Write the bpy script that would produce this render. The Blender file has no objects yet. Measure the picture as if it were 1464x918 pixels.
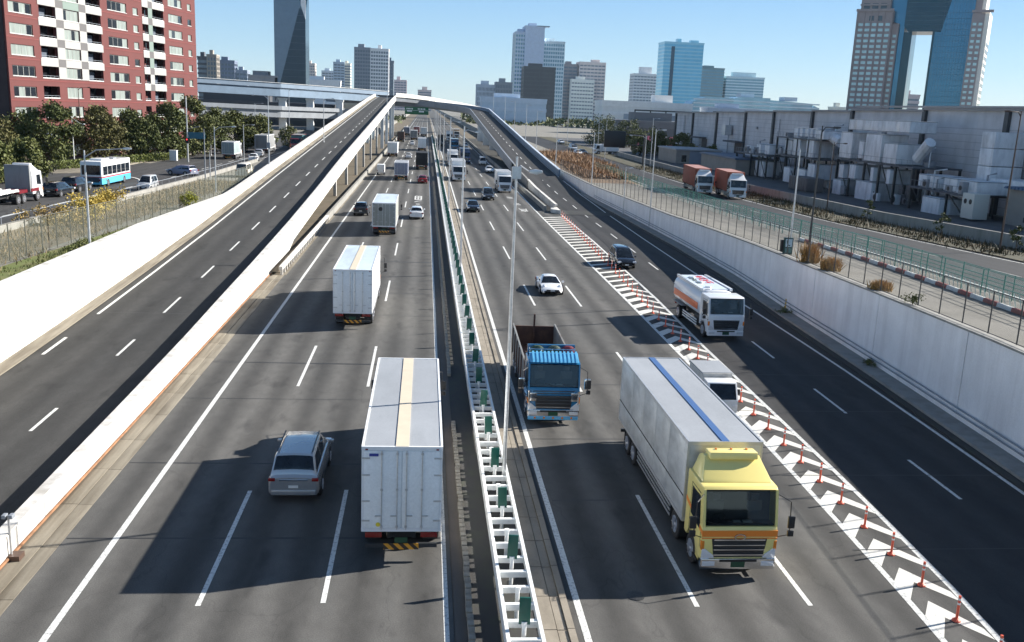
import bpy, bmesh, math, random
from mathutils import Vector, Matrix, Quaternion
random.seed(7)
S = bpy.context.scene
COL = S.collection
# ---------------------------------------------------------------- camera
CAMP = Vector((0, 0, 14.03)); PITCH, ROLL, YAW, FPX = .225, .0423, .0988, 1330.6
cam = bpy.data.cameras.new('camera'); co = bpy.data.objects.new('camera', cam); COL.objects.link(co)
cam.sensor_width = 36; cam.lens = FPX / 1464 * 36; cam.clip_start = .5; cam.clip_end = 30000
fw = Vector((math.sin(YAW)*math.cos(PITCH), math.cos(YAW)*math.cos(PITCH), -math.sin(PITCH)))
rt = Vector((math.cos(YAW), -math.sin(YAW), 0)); up = rt.cross(fw)
r2 = rt*math.cos(ROLL)+up*math.sin(ROLL); u2 = -rt*math.sin(ROLL)+up*math.cos(ROLL)
co.matrix_world = Matrix(((r2.x,u2.x,-fw.x,CAMP.x),(r2.y,u2.y,-fw.y,CAMP.y),(r2.z,u2.z,-fw.z,CAMP.z),(0,0,0,1)))
S.camera = co
# ---------------------------------------------------------------- light
ELEV, AZ = math.radians(28.5), math.radians(16)          # AZ: from +X towards +Y
sd = Vector((math.cos(AZ)*math.cos(ELEV), math.sin(AZ)*math.cos(ELEV), math.sin(ELEV)))
W = bpy.data.worlds.new('World'); S.world = W; W.use_nodes = True
nt = W.node_tree; bg = nt.nodes['Background']; sky = nt.nodes.new('ShaderNodeTexSky')
sky.sky_type = 'NISHITA'; sky.sun_disc = False; sky.sun_elevation = ELEV
sky.sun_rotation = math.pi/2 - AZ; sky.altitude = 0; sky.air_density = 1.0; sky.dust_density = .2; sky.ozone_density = 3.0
# clear winter sky: the physical sky blended with a pale-to-deep blue fall-off by height, the same all the way round
wtc = nt.nodes.new('ShaderNodeTexCoord'); wsx = nt.nodes.new('ShaderNodeSeparateXYZ'); nt.links.new(wtc.outputs['Generated'], wsx.inputs[0])
wr = nt.nodes.new('ShaderNodeValToRGB'); nt.links.new(wsx.outputs[2], wr.inputs[0])
el = wr.color_ramp.elements
while len(el) < 5: el.new(.5)
for i, (p_, c_) in enumerate([(0,(.66,.88,1.0)),(.05,(.46,.74,1.0)),(.13,(.27,.56,.97)),(.4,(.13,.26,.50)),(1,(.11,.175,.30))]): el[i].position = p_; el[i].color = c_+(1,)
wsc = nt.nodes.new('ShaderNodeVectorMath'); wsc.operation = 'SCALE'; nt.links.new(wr.outputs[0], wsc.inputs[0]); wsc.inputs['Scale'].default_value = 3.7
wmx = nt.nodes.new('ShaderNodeMix'); wmx.data_type = 'RGBA'; wmx.inputs[0].default_value = .82
nt.links.new(sky.outputs[0], wmx.inputs[6]); nt.links.new(wsc.outputs[0], wmx.inputs[7])
nt.links.new(wmx.outputs[2], bg.inputs[0]); bg.inputs[1].default_value = .1
sl = bpy.data.lights.new('sun', 'SUN'); sl.energy = 5.0; sl.angle = math.radians(.53); sl.color = (1, .95, .87)
so = bpy.data.objects.new('sun', sl); COL.objects.link(so); so.rotation_euler = sd.to_track_quat('Z', 'Y').to_euler(); so.location = (200, 60, 150)
S.view_settings.view_transform = 'Standard'; S.view_settings.look = 'None'; S.view_settings.gamma = 1
S.view_settings.exposure = 1.2
# ---------------------------------------------------------------- tables of ground levels (metres)
def interp(x, xs, ys):
    if x <= xs[0]: return ys[0]
    for i in range(1, len(xs)):
        if x <= xs[i]:
            t = (x-xs[i-1])/(xs[i]-xs[i-1]); return ys[i-1]+(ys[i]-ys[i-1])*t
    return ys[-1]
def zr(y): return interp(y, [0,36,50,70,80,105,128,157,200,400], [4.75,4.65,4.3,3.8,3.45,2.7,2.4,2.0,2.0,2.5])
def zl(y): return interp(y, [0,40,60,90,130,200,400], [4.1,4.1,3.9,3.4,2.8,2.5,2.5])
def zlr(y): return interp(y, [20,30,45,55,70,90,130,175,250,310,350,390,420,460], [.02,.12,.3,.6,1.15,2.0,4.0,6.1,9.6,12.4,14.3,15.9,16.8,17.3])
def zrr(y): return interp(y, [130,155,180,202,223,244,265,286,306,400,440,480], [.01,.25,1.0,1.9,2.85,3.85,4.9,6.0,7.0,11.7,13.2,14.0])
def xrw(y): return interp(y, [-30,0,20,35,49,64,79,98,127,146,170,190,300], [21,23.2,24.7,25.6,26.4,27.0,27.9,28.2,27.9,27.5,27.5,27.4,27.4])
def xrl(y): return interp(y, [-30,20,32,42,52,62,82,105,122,145,163,200,500], [21,23.3,23.8,24.2,24.5,24.6,24.7,25.1,25.5,26.0,26.2,26.2,26.2])
# ---------------------------------------------------------------- materials
MATS = {}
def lnk(nt, a, b): nt.links.new(a, b)
def alb(c_, k=.66): return tuple(c_) if max(c_) > .585 else tuple(x*k for x in c_)
def mat(name, col, rough=.6, metal=0., var=0., scale=3., bump=0., coat=0., spec=.5, emit=None, stretch=None, alpha=None):
    if name in MATS: return MATS[name]
    if metal < .5 and 'glass' not in name: col = alb(col)
    m = bpy.data.materials.new(name); m.use_nodes = True; n = m.node_tree; b = n.nodes['Principled BSDF']
    c = tuple(col)+(1,)
    b.inputs['Base Color'].default_value = c; b.inputs['Roughness'].default_value = rough; b.inputs['Metallic'].default_value = metal
    b.inputs['Coat Weight'].default_value = coat; b.inputs['Coat Roughness'].default_value = .05; b.inputs['Specular IOR Level'].default_value = spec
    if var or bump:
        tc = n.nodes.new('ShaderNodeTexCoord'); mp = n.nodes.new('ShaderNodeMapping'); no = n.nodes.new('ShaderNodeTexNoise')
        lnk(n, tc.outputs['Object'], mp.inputs[0]); lnk(n, mp.outputs[0], no.inputs['Vector'])
        if stretch: mp.inputs['Scale'].default_value = stretch
        no.inputs['Scale'].default_value = scale; no.inputs['Detail'].default_value = 6; no.inputs['Roughness'].default_value = .65
        if var:
            r = n.nodes.new('ShaderNodeMapRange'); lnk(n, no.outputs[0], r.inputs[0])
            r.inputs[1].default_value = .3; r.inputs[2].default_value = .7; r.inputs[3].default_value = 1-var; r.inputs[4].default_value = 1+var
            mx = n.nodes.new('ShaderNodeVectorMath'); mx.operation = 'SCALE'; mx.inputs[0].default_value = col
            lnk(n, r.outputs[0], mx.inputs['Scale']); lnk(n, mx.outputs[0], b.inputs['Base Color'])
        if bump:
            bp = n.nodes.new('ShaderNodeBump'); bp.inputs['Strength'].default_value = bump; bp.inputs['Distance'].default_value = .02
            lnk(n, no.outputs[0], bp.inputs['Height']); lnk(n, bp.outputs[0], b.inputs['Normal'])
    if emit:
        b.inputs['Emission Color'].default_value = tuple(emit[:3])+(1,); b.inputs['Emission Strength'].default_value = emit[3]
    MATS[name] = m; return m
def ramp(n, fac, stops):
    r = n.nodes.new('ShaderNodeValToRGB'); e = r.color_ramp.elements
    while len(e) < len(stops): e.new(.5)
    for i, (p, c) in enumerate(stops): e[i].position = p; e[i].color = tuple(c)+(1,) if len(c) == 3 else c
    lnk(n, fac, r.inputs[0]); return r.outputs[0]
def noise(n, vec, scale, detail=6, stretch=None, rough=.6):
    if stretch:
        mp = n.nodes.new('ShaderNodeMapping'); lnk(n, vec, mp.inputs[0]); mp.inputs['Scale'].default_value = stretch; vec = mp.outputs[0]
    no = n.nodes.new('ShaderNodeTexNoise'); lnk(n, vec, no.inputs['Vector']); no.inputs['Scale'].default_value = scale; no.inputs['Detail'].default_value = detail; no.inputs['Roughness'].default_value = rough
    return no.outputs[0]
def mixc(n, fac, a, b, mode='MIX'):
    m = n.nodes.new('ShaderNodeMix'); m.data_type = 'RGBA'; m.blend_type = mode
    if isinstance(fac, float): m.inputs[0].default_value = fac
    else: lnk(n, fac, m.inputs[0])
    for k, v in ((6, a), (7, b)):
        if isinstance(v, tuple): m.inputs[k].default_value = v+(1,) if len(v) == 3 else v
        else: lnk(n, v, m.inputs[k])
    return m.outputs[2]
def newmat(name, rough=.8, spec=.5):
    m = bpy.data.materials.new(name); m.use_nodes = True; n = m.node_tree; b = n.nodes['Principled BSDF']
    b.inputs['Roughness'].default_value = rough; b.inputs['Specular IOR Level'].default_value = spec
    tc = n.nodes.new('ShaderNodeTexCoord'); MATS[name] = m; return m, n, b, tc.outputs['Object']
def asphalt(name, base, lane0, lanew, amt=.25, warm=(1,.97,.94)):
    m, n, b, v = newmat(name, .82, .3); base = tuple(x*.58 for x in base)
    sx = n.nodes.new('ShaderNodeSeparateXYZ'); lnk(n, v, sx.inputs[0])
    # wheel tracks: two worn bands a lane, the oil strip between them, all broken up by noise along the road
    ma = n.nodes.new('ShaderNodeMath'); ma.operation = 'SUBTRACT'; lnk(n, sx.outputs[0], ma.inputs[0]); ma.inputs[1].default_value = lane0
    mw = n.nodes.new('ShaderNodeMath'); mw.operation = 'MULTIPLY'; lnk(n, ma.outputs[0], mw.inputs[0]); mw.inputs[1].default_value = 2*math.pi/(lanew/2)
    wob = noise(n, v, .25, 3, (1,.08,1)); mz = n.nodes.new('ShaderNodeMath'); mz.operation = 'MULTIPLY_ADD'; lnk(n, wob, mz.inputs[0]); mz.inputs[1].default_value = 2.2; lnk(n, mw.outputs[0], mz.inputs[2])
    sn = n.nodes.new('ShaderNodeMath'); sn.operation = 'SINE'; lnk(n, mz.outputs[0], sn.inputs[0])
    r = n.nodes.new('ShaderNodeMapRange'); lnk(n, sn.outputs[0], r.inputs[0]); r.inputs[1].default_value = -1; r.inputs[2].default_value = 1; r.inputs[3].default_value = 1-amt; r.inputs[4].default_value = 1+amt
    big = noise(n, v, .35, 5, (1,.12,1)); fine = noise(n, v, 28, 4); mid = noise(n, v, 2.2, 6, (1,.5,1))
    c1 = ramp(n, big, [(.3, tuple(x*.8 for x in base)), (.7, tuple(x*1.22*w for x, w in zip(base, warm)))])
    c2 = mixc(n, 1., c1, ramp(n, fine, [(.3, (.72,.72,.72)), (.7, (1.25,1.25,1.25))]), 'MULTIPLY')
    c3 = mixc(n, 1., c2, ramp(n, mid, [(.3, (.86,.86,.86)), (.68, (1.1,1.1,1.1))]), 'MULTIPLY')
    spots = noise(n, v, .9, 3, (1,.35,1), .5); c3 = mixc(n, 1., c3, ramp(n, spots, [(.60,(1,1,1)),(.74,(.62,.62,.63))]), 'MULTIPLY')
    vo = n.nodes.new('ShaderNodeTexVoronoi'); vo.feature = 'DISTANCE_TO_EDGE'; vo.inputs['Scale'].default_value = .22; mpv = n.nodes.new('ShaderNodeMapping'); mpv.inputs['Scale'].default_value = (1,.45,1); lnk(n, v, mpv.inputs[0])
    wv = n.nodes.new('ShaderNodeVectorMath'); wv.operation = 'MULTIPLY_ADD'; nz = n.nodes.new('ShaderNodeTexNoise'); nz.inputs['Scale'].default_value = 1.5; lnk(n, mpv.outputs[0], nz.inputs['Vector']); lnk(n, nz.outputs[1], wv.inputs[0]); wv.inputs[1].default_value = (1.2,1.2,0); lnk(n, mpv.outputs[0], wv.inputs[2]); lnk(n, wv.outputs[0], vo.inputs['Vector'])
    c3 = mixc(n, 1., c3, ramp(n, vo.outputs[0], [(.0,(.82,.82,.82)),(.005,(1,1,1))]), 'MULTIPLY')
    sc = n.nodes.new('ShaderNodeVectorMath'); sc.operation = 'SCALE'; lnk(n, c3, sc.inputs[0]); lnk(n, r.outputs[0], sc.inputs['Scale'])
    lnk(n, sc.outputs[0], b.inputs['Base Color'])
    bp = n.nodes.new('ShaderNodeBump'); bp.inputs['Strength'].default_value = .35; bp.inputs['Distance'].default_value = .01; lnk(n, fine, bp.inputs['Height']); lnk(n, bp.outputs[0], b.inputs['Normal'])
    return m
def stained(name, base, dirt, vstretch=(1,1,.15), scale=1.2, amt=.5, rough=.8, lo=.45, hi=.75):
    m, n, b, v = newmat(name, rough); base = alb(base); dirt = alb(dirt)
    st = noise(n, v, scale, 6, vstretch); bl = noise(n, v, .4, 4); fi = noise(n, v, 14, 5)
    f = ramp(n, st, [(lo, (0,0,0)), (hi, (amt,amt,amt))])
    c = mixc(n, f, base, dirt)
    c = mixc(n, 1., c, ramp(n, bl, [(.3, (.9,.9,.9)), (.7, (1.06,1.06,1.06))]), 'MULTIPLY')
    c = mixc(n, 1., c, ramp(n, fi, [(.3, (.93,.93,.93)), (.7, (1.05,1.05,1.05))]), 'MULTIPLY')
    lnk(n, c, b.inputs['Base Color'])
    bp = n.nodes.new('ShaderNodeBump'); bp.inputs['Strength'].default_value = .2; bp.inputs['Distance'].default_value = .02; lnk(n, fi, bp.inputs['Height']); lnk(n, bp.outputs[0], b.inputs['Normal'])
    return m
def paint(name, base=(.66,.66,.63), road=(.10,.10,.10), wear=.57):
    m, n, b, v = newmat(name, .6)
    w = noise(n, v, 9, 8, None, .75); lnk(n, mixc(n, ramp(n, w, [(wear-.06, (0,0,0)), (wear+.1, (1,1,1))]), base, road), b.inputs['Base Color']); return m
A_L = asphalt('asphalt_northbound', (.150,.148,.142), -9.66, 3.5, .27)
A_R = asphalt('asphalt_southbound', (.136,.134,.129), 4.7, 3.45, .28)
A_S = asphalt('asphalt_slip_road', (.080,.080,.078), -20, 3.5, .15)
A_D = asphalt('asphalt_street', (.085,.085,.087), 36, 3.5, .1)
PAINT = paint('road_paint'); PAINTY = paint('worn_road_paint', (.70,.68,.62), (.11,.11,.11), .62)
WCON = stained('white_concrete', (.64,.62,.585), (.36,.32,.26), (1,1,.12), 1.4, .6, .8, .46, .72)
GCON = stained('grey_concrete', (.42,.41,.38), (.2,.19,.17), amt=.6)
WALLR = stained('retaining_concrete', (.86,.85,.85), (.60,.58,.58), (1,1,.08), 1.0, .6, .45)
CREAM = stained('median_paving_concrete', (.40,.35,.28), (.2,.17,.13), (1,.4,1), 1.5, .7)
GUTT = stained('gutter_concrete', (.36,.32,.25), (.16,.13,.09), (1,.06,1), 2.5, .8, lo=.4, hi=.65)
SOIL = stained('dark_soil_asphalt', (.055,.052,.05), (.07,.08,.05), (1,.6,1), 1.6, .8)
EARTH = stained('brown_earth', (.2,.16,.11), (.09,.09,.05), (1,1,1), .5, .9, .95)
DUST = stained('dusty_pale_ground', (.30,.285,.25), (.18,.17,.14), (1,.5,1), .4, .8, .95)
GRASS = stained('short_grass', (.17,.21,.05), (.26,.22,.10), (1,1,1), 1.4, 1., .95)
BLUEP = mat('blue_grey_steel', (.24,.34,.46), .5, 0, .12, .4)
GREYP = mat('grey_steel', (.34,.37,.41), .55, 0, .15, .4)
ALU = mat('galvanised_steel', (.55,.56,.57), .42, .75, .15, 6)
WSTEEL = mat('white_painted_steel', (.74,.75,.74), .4, 0, .12, 5)
DSTEEL = mat('dark_painted_steel', (.045,.05,.055), .5, 0, .2, 3)
BSTEEL = mat('brown_painted_steel', (.12,.07,.05), .5, 0, .2, 3)
GREENP = mat('green_plate', (.0,.13,.09), .35, 0, .12, 4)
BLACK = mat('black_rubber', (.02,.02,.022), .75, 0, .2, 6)
RIM = mat('wheel_rim', (.5,.5,.52), .35, .8, .1, 20)
GLASS = mat('dark_vehicle_glass', (.010,.014,.02), .03, 0, .6, 2.5, 0, 0, .45)
def clearglass():
    m = bpy.data.materials.new('tinted_windscreen'); m.use_nodes = True; n = m.node_tree; n.nodes.clear()
    o = n.nodes.new('ShaderNodeOutputMaterial'); mx = n.nodes.new('ShaderNodeMixShader'); tr = n.nodes.new('ShaderNodeBsdfTransparent'); gl = n.nodes.new('ShaderNodeBsdfGlossy')
    tr.inputs[0].default_value = (.72,.76,.76,1); gl.inputs['Roughness'].default_value = .03; gl.inputs['Color'].default_value = (1,1,1,1)
    fr = n.nodes.new('ShaderNodeFresnel'); fr.inputs[0].default_value = 1.5; lnk(n, fr.outputs[0], mx.inputs[0]); lnk(n, tr.outputs[0], mx.inputs[1]); lnk(n, gl.outputs[0], mx.inputs[2]); lnk(n, mx.outputs[0], o.inputs[0]); return m
TGLASS = clearglass()
SEAT = mat('grey_seat_cloth', (.34,.31,.29), .9); DASH = mat('dark_dashboard', (.09,.09,.10), .7); PAPER = mat('pale_papers', (.6,.6,.56), .7)
CHROME = mat('chrome', (.75,.76,.78), .12, 1)
LAMPW = mat('headlamp_lens', (.8,.82,.85), .08, .3, 0, 1, 0, .6)
LAMPR = mat('tail_lamp_red', (.32,.012,.012), .2, 0, 0, 1, 0, .4)
LAMPO = mat('indicator_orange', (.75,.22,.02), .2, 0, 0, 1, 0, .4)
PLATE = mat('number_plate', (.7,.7,.68), .4); PLATEG = mat('green_number_plate', (.02,.10,.05), .4)
CHASS = mat('chassis_black', (.03,.03,.032), .6, 0, .3, 4)
TRIM = mat('black_plastic_trim', (.028,.028,.03), .5)
WPAINT = mat('white_vehicle_paint', (.72,.73,.74), .25, 0, .03, 2, 0, .5)
ORANGE = mat('orange_red_plastic', (.75,.12,.06), .45, 0, .08, 6)
REFL = mat('white_reflective_band', (.8,.8,.8), .35)
# ---------------------------------------------------------------- mesh helper
class MB:
    def __init__(s): s.v = []; s.f = []; s.m = []
    def add(s, vs, fs, mi=0):
        o = len(s.v); s.v += [tuple(v) for v in vs]; s.f += [tuple(o+i for i in f) for f in fs]; s.m += [mi]*len(fs); return s
    def box(s, x0, x1, y0, y1, z0, z1, mi=0):
        return s.add([(x0,y0,z0),(x1,y0,z0),(x1,y1,z0),(x0,y1,z0),(x0,y0,z1),(x1,y0,z1),(x1,y1,z1),(x0,y1,z1)],
                     [(0,3,2,1),(4,5,6,7),(0,1,5,4),(1,2,6,5),(2,3,7,6),(3,0,4,7)], mi)
    def quad(s, a, b, c, d, mi=0): return s.add([a,b,c,d], [(0,1,2,3)], mi)
    def prism(s, pts, x0, x1, axis='x', mi=0):           # pts: CCW polygon; extruded along axis
        k = len(pts)
        def P(p, t): return {'x': (t,p[0],p[1]), 'y': (p[0],t,p[1]), 'z': (p[0],p[1],t)}[axis]
        vs = [P(p,x0) for p in pts]+[P(p,x1) for p in pts]
        fs = [tuple(range(k))[::-1], tuple(range(k,2*k))]+[(i,(i+1)%k,k+(i+1)%k,k+i) for i in range(k)]
        return s.add(vs, fs, mi)
    def tube(s, p, r, n=8, mi=0, caps=True):             # p: points, r: radius or list
        P = [Vector(q) for q in p]; R = r if isinstance(r, (list, tuple)) else [r]*len(P); rings = []
        o = len(s.v)
        for i, q in enumerate(P):
            d = (P[min(i+1,len(P)-1)]-P[max(i-1,0)]).normalized(); a = Vector((0,0,1)) if abs(d.z) < .9 else Vector((1,0,0))
            u = d.cross(a).normalized(); w = d.cross(u)
            for k in range(n):
                t = 2*math.pi*k/n; s.v.append(tuple(q+(u*math.cos(t)+w*math.sin(t))*R[i]))
        for i in range(len(P)-1):
            for k in range(n):
                s.f.append((o+i*n+k, o+i*n+(k+1)%n, o+(i+1)*n+(k+1)%n, o+(i+1)*n+k)); s.m.append(mi)
        if caps: s.f += [tuple(o+k for k in range(n))[::-1], tuple(o+(len(P)-1)*n+k for k in range(n))]; s.m += [mi, mi]
        return s
    def bar(s, a, b, w, h, mi=0):                        # rectangular bar between two points
        a = Vector(a); b = Vector(b); d = (b-a).normalized(); u = d.cross(Vector((0,0,1)) if abs(d.z) < .95 else Vector((0,1,0))).normalized()*w/2; t = u.cross(d).normalized()*h/2
        vs = [a-u-t, a+u-t, a+u+t, a-u+t, b-u-t, b+u-t, b+u+t, b-u+t]
        return s.add(vs, [(0,1,2,3),(7,6,5,4),(0,4,5,1),(1,5,6,2),(2,6,7,3),(3,7,4,0)], mi)
    def loft(s, secs, mi=0, caps=True, closed=True):
        n = len(secs[0]); o = len(s.v)
        for q in secs: s.v += [tuple(p) for p in q]
        for i in range(len(secs)-1):
            for k in range(n if closed else n-1):
                s.f.append((o+i*n+k, o+i*n+(k+1)%n, o+(i+1)*n+(k+1)%n, o+(i+1)*n+k)); s.m.append(mi)
        if caps: s.f += [tuple(o+k for k in range(n))[::-1], tuple(o+(len(secs)-1)*n+k for k in range(n))]; s.m += [mi, mi]
        return s
    def strip(s, ys, xf0, xf1, zf, mi=0, z1=None):       # ribbon along Y
        for a, b in zip(ys, ys[1:]):
            s.quad((xf0(a),a,zf(a)), (xf1(a),a,zf(a)), (xf1(b),b,(z1 or zf)(b)), (xf0(b),b,(z1 or zf)(b)), mi)
        return s
    def sweep(s, secs, mi=0): return s.loft(secs, mi)
    def build(s, name, mats, parent=None, loc=None, bevel=0, smooth=False, ang=35, rot=0):
        me = bpy.data.meshes.new(name); me.from_pydata(s.v, [], s.f)
        for m in (mats if isinstance(mats, (list, tuple)) else [mats]): me.materials.append(m)
        if any(s.m): me.polygons.foreach_set('material_index', s.m)
        bm = bmesh.new(); bm.from_mesh(me)
        if bevel:
            bmesh.ops.recalc_face_normals(bm, faces=bm.faces)
            es = [e for e in bm.edges if len(e.link_faces) == 2 and e.calc_face_angle(0) > math.radians(28)]
            bmesh.ops.bevel(bm, geom=es, offset=bevel, segments=2, profile=.6, affect='EDGES', clamp_overlap=True)
        elif len(bm.faces) < 200000: bmesh.ops.recalc_face_normals(bm, faces=bm.faces) if not getattr(s, 'keep', 0) else None
        bm.to_mesh(me); bm.free()
        if smooth or bevel:
            me.polygons.foreach_set('use_smooth', [True]*len(me.polygons)); me.set_sharp_from_angle(angle=math.radians(ang))
        return link(name, me, parent, loc, rot)
def link(name, me, parent=None, loc=None, rot=0):
    o = bpy.data.objects.new(name, me); COL.objects.link(o)
    if parent: o.parent = parent
    if loc: o.location = loc
    if rot: o.rotation_euler = (0,0,rot)
    return o
def tag(o, label=None, cat=None, group=None, kind=None):
    if label: o['label'] = label
    if cat: o['category'] = cat
    if group: o['group'] = group
    if kind: o['kind'] = kind
    return o
def thing(name, label, cat, loc=(0,0,0), rot=0, group=None):
    o = bpy.data.objects.new(name, None); COL.objects.link(o); o.location = loc; o.rotation_euler = (0,0,rot); o.empty_display_size = .5
    return tag(o, label, cat, group)
KIDS = {}
def copy_tree(o, loc=None, rot=None, label=None, parent=None):
    c = o.copy(); COL.objects.link(c)
    if parent: c.parent = parent; c.matrix_parent_inverse = o.matrix_parent_inverse
    if loc: c.location = loc
    if rot is not None: c.rotation_euler = (0,0,rot)
    if label: c['label'] = label
    for ch in list(o.children): copy_tree(ch, parent=c)
    return c
def st(mb, name, m, **k): return tag(mb.build(name, m, **k), kind='structure')
def rng(a, b, st):
    r = [a]; 
    while r[-1]+st < b-1e-6: r.append(r[-1]+st)
    return r+[b]
YF = 3500
# ================================================================ GROUND AND ROADS
yy = rng(-40, 420, 10)+[600, 1000, YF]
st(MB().strip([-40, 200, 600, 1200, YF], lambda y: -21.2, lambda y: 33 if y < 210 else 27, lambda y: -.03), 'trench_floor', EARTH)
c = lambda x: (lambda y: x)
st(MB().strip([-40, 200, 600, 1200, YF], c(-11.3), c(1.05), c(0)), 'northbound_carriageway', A_L)
st(MB().strip([-40, 20], c(4.3), c(22.5), c(0)).strip(rng(20,130,5), c(4.3), lambda y: interp(y, [20,60,130],[16.5,17.5,18.5]), c(0)).strip([130,200,600,1200,YF], c(4.3), c(17.6), c(0)), 'southbound_carriageway', A_R)
# right slip road (flat part, then the ramp up)
rx0 = lambda y: interp(y, [20,60,130],[16.5,17.5,18.5])+.0
rx1 = lambda y: xrw(y)-1.35 if y < 160 else 26.6
ysr = rng(20, 130, 5)+rng(135, 190, 5)
st(MB().strip([-40,20], c(16.5), lambda y: xrw(y)-1.35, c(.0)).strip(ysr, rx0, rx1, lambda y: .004 if y < 131 else zrr(y)+.004), 'merging_slip_road', asphalt('asphalt_merge_lane', (.068,.068,.07), 19, 3.5, .13))
# left ground, right ground
st(MB().strip(rng(-40,400,10)+[600,1200,YF], lambda y: -6000, lambda y: -60, lambda y: zl(y)-.03).strip(rng(-40,400,10)+[600,1200,YF], lambda y: -60, lambda y: -21.3, zl), 'left_bank_ground', DUST)
st(MB().strip(rng(-40,400,5)+[600,1200,YF], lambda y: xrw(y) if y < 1e9 else 28, c(60), zr).strip(rng(-40,400,10)+[600,1200,YF], c(60), c(6000), zr), 'right_bank_ground', DUST)
st(MB().strip([189,260,400,600,1200,YF], c(27.1), c(27.45), c(-.05), z1=None).loft([[(27.2,y,-.1),(27.45,y,-.1),(27.45,y,2.6),(27.2,y,2.6)] for y in (194,600,1200,YF)]).loft([[(-21.4,y,-.1),(-21.2,y,-.1),(-21.2,y,2.6),(-21.4,y,2.6)] for y in (400,1200,YF)]), 'far_bank_facing', GCON)
# ---- painted lines
mk = MB()
def solid(x, w, y0, y1, z=.006, step=40, xf=None, zf=None):
    xf = xf or (lambda y: x); zf = zf or (lambda y: z)
    mk.strip(rng(y0, y1, step), lambda y: xf(y)-w/2, lambda y: xf(y)+w/2, zf)
solid(-9.66, .2, -20, 1000); solid(.84, .15, -20, 1000); solid(4.68, .2, -20, 1000)
st(mk, 'carriageway_edge_line', PAINT)
mk = MB()
def dashes(x, first, period, length, w, y1, z=.006, zf=None, y0=-10, xf=None):
    y = first
    while y > y0: y -= period
    while y < y1:
        if y > y0-9: mk.strip([y, y+length], lambda q: (xf(q) if xf else x)-w/2, lambda q: (xf(q) if xf else x)+w/2, zf or c(z))
        y += period
dashes(-6.13, 24.4, 21.05, 8.05, .15, 900); dashes(-2.66, 24.5, 21.05, 8.05, .15, 900)
dashes(8.2, 24.1, 21.05, 8.05, .15, 900); dashes(11.65, 24.1, 21.05, 8.05, .15, 900)
dashes(-16, 38.0, 10.1, 4.1, .15, 388, zf=lambda y: zlr(y)+.008, y0=10)
dashes(0, 42.1, 10.3, 4.1, .15, 395, zf=lambda y: (.01 if y < 131 else zrr(y)+.01), y0=-4, xf=lambda y: interp(y, [0,42,84,107,140],[20.6,20.95,21.63,21.97,22.2]))
st(mk, 'lane_divider_dashes', PAINT)
xzl = lambda y: interp(y, [-20,22,27,37,48,70,123,160,400,1000], [12.5,14.69,14.95,15.25,15.45,15.6,15.6,15.9,16.2,16.2])
xzr = lambda y: interp(y, [-20,22,26,34,42,56,69,101,128], [13.2,16.32,16.7,17.03,17.2,17.55,18.1,18.7,18.75])
mk = MB(); solid(0, .2, -20, 1000, .008, 5, xf=xzl); solid(0, .2, -20, 128, .009, 5, xf=xzr)
st(mk, 'merge_edge_line', PAINT)
mk = MB(); solid(0, .18, -20, 130, .01, 5, xf=xrl); solid(0, .18, 130, 398, .01, 5, xf=xrl, zf=lambda y: zrr(y)+.012)
solid(0, .18, 130, 398, .01, 5, xf=c(18.95), zf=lambda y: zrr(y)+.012)
solid(0, .18, -20, 392, .01, 5, xf=c(-19.75), zf=lambda y: zlr(y)+.008); solid(0, .12, 20, 392, .01, 5, xf=c(-12.95), zf=lambda y: zlr(y)+.008)
st(mk, 'slip_road_edge_line', PAINT)
k = 0; y = 18.1
chev = MB()
while y < 124:
    xl, xr = xzl(y)+.1, xzr(y)-.1; xm = (xl+xr)/2-.05
    if y < 74:
        t = .72
        xm -= .05
        chev.quad((xl,y+.05,.007),(xm,y+1.1,.007),(xm,y+2.05,.007),(xl,y+1.1,.007))
        chev.quad((xm,y+1.1,.0065),(xr,y-.1,.0065),(xr,y+.5,.0065),(xm,y+2.05,.0065))
    else: chev.quad((xl,y,.007),(xr,y+1.6,.007),(xr,y+2.2,.007),(xl,y+.62,.007))
    y += 2.08
st(chev, 'chevron_marking', PAINTY)
# road lettering: strokes of the painted characters
def glyph(mb, strokes, x, y, sx, sy, flip=1, w=.18, z=.007):
    for (a, b2, c2, d) in strokes:
        p = Vector((x+flip*a*sx, y+flip*b2*sy, z)); q = Vector((x+flip*c2*sx, y+flip*d*sy, z)); e = (q-p).normalized()
        n = Vector((-e.y, e.x, 0))*w*(.5 if abs(e.x) < .7 else 1.6); mb.quad(p-n, q-n, q+n, p+n)
gl = MB()
sen = [(-.5,.5,.5,.5),(0,.9,0,-.1),(-.45,.2,.45,.2),(-.4,-.1,-.5,-.9),(.4,-.1,.5,-.9),(-.5,-.5,.5,-.5)]
glyph(gl, sen, 14.0, 131, 1.0, 2.2, -1); glyph(gl, [(-.5,.8,.5,.8),(.5,.8,.1,-.9),(-.4,.1,.4,.1)], 13.8, 140, 1.0, 2.2, -1)
glyph(gl, [(-.4,.5,.5,.2),(-.5,-.3,.5,-.5)], 13.6, 149, .9, 2, -1)
glyph(gl, [(-.5,.8,.5,.8),(-.5,.4,.5,.4),(-.5,0,.5,0),(-.5,.8,-.5,0),(.5,.8,.5,0),(0,.8,0,0),(-.55,-.5,0,-.3),(0,-.3,.6,-.2),(-.3,-.9,.3,-.9)], -.95, 141, .9, 7, 1, .22)
st(gl, 'painted_road_lettering', PAINT)
tag(MB().tube([(0,0,0),(0,0,.012)], .28, 20).build('manhole_cover', mat('cast_iron', (.05,.05,.05), .5, .5, .4, 12), loc=(6.5,24.75,0)), kind='structure')
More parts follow.
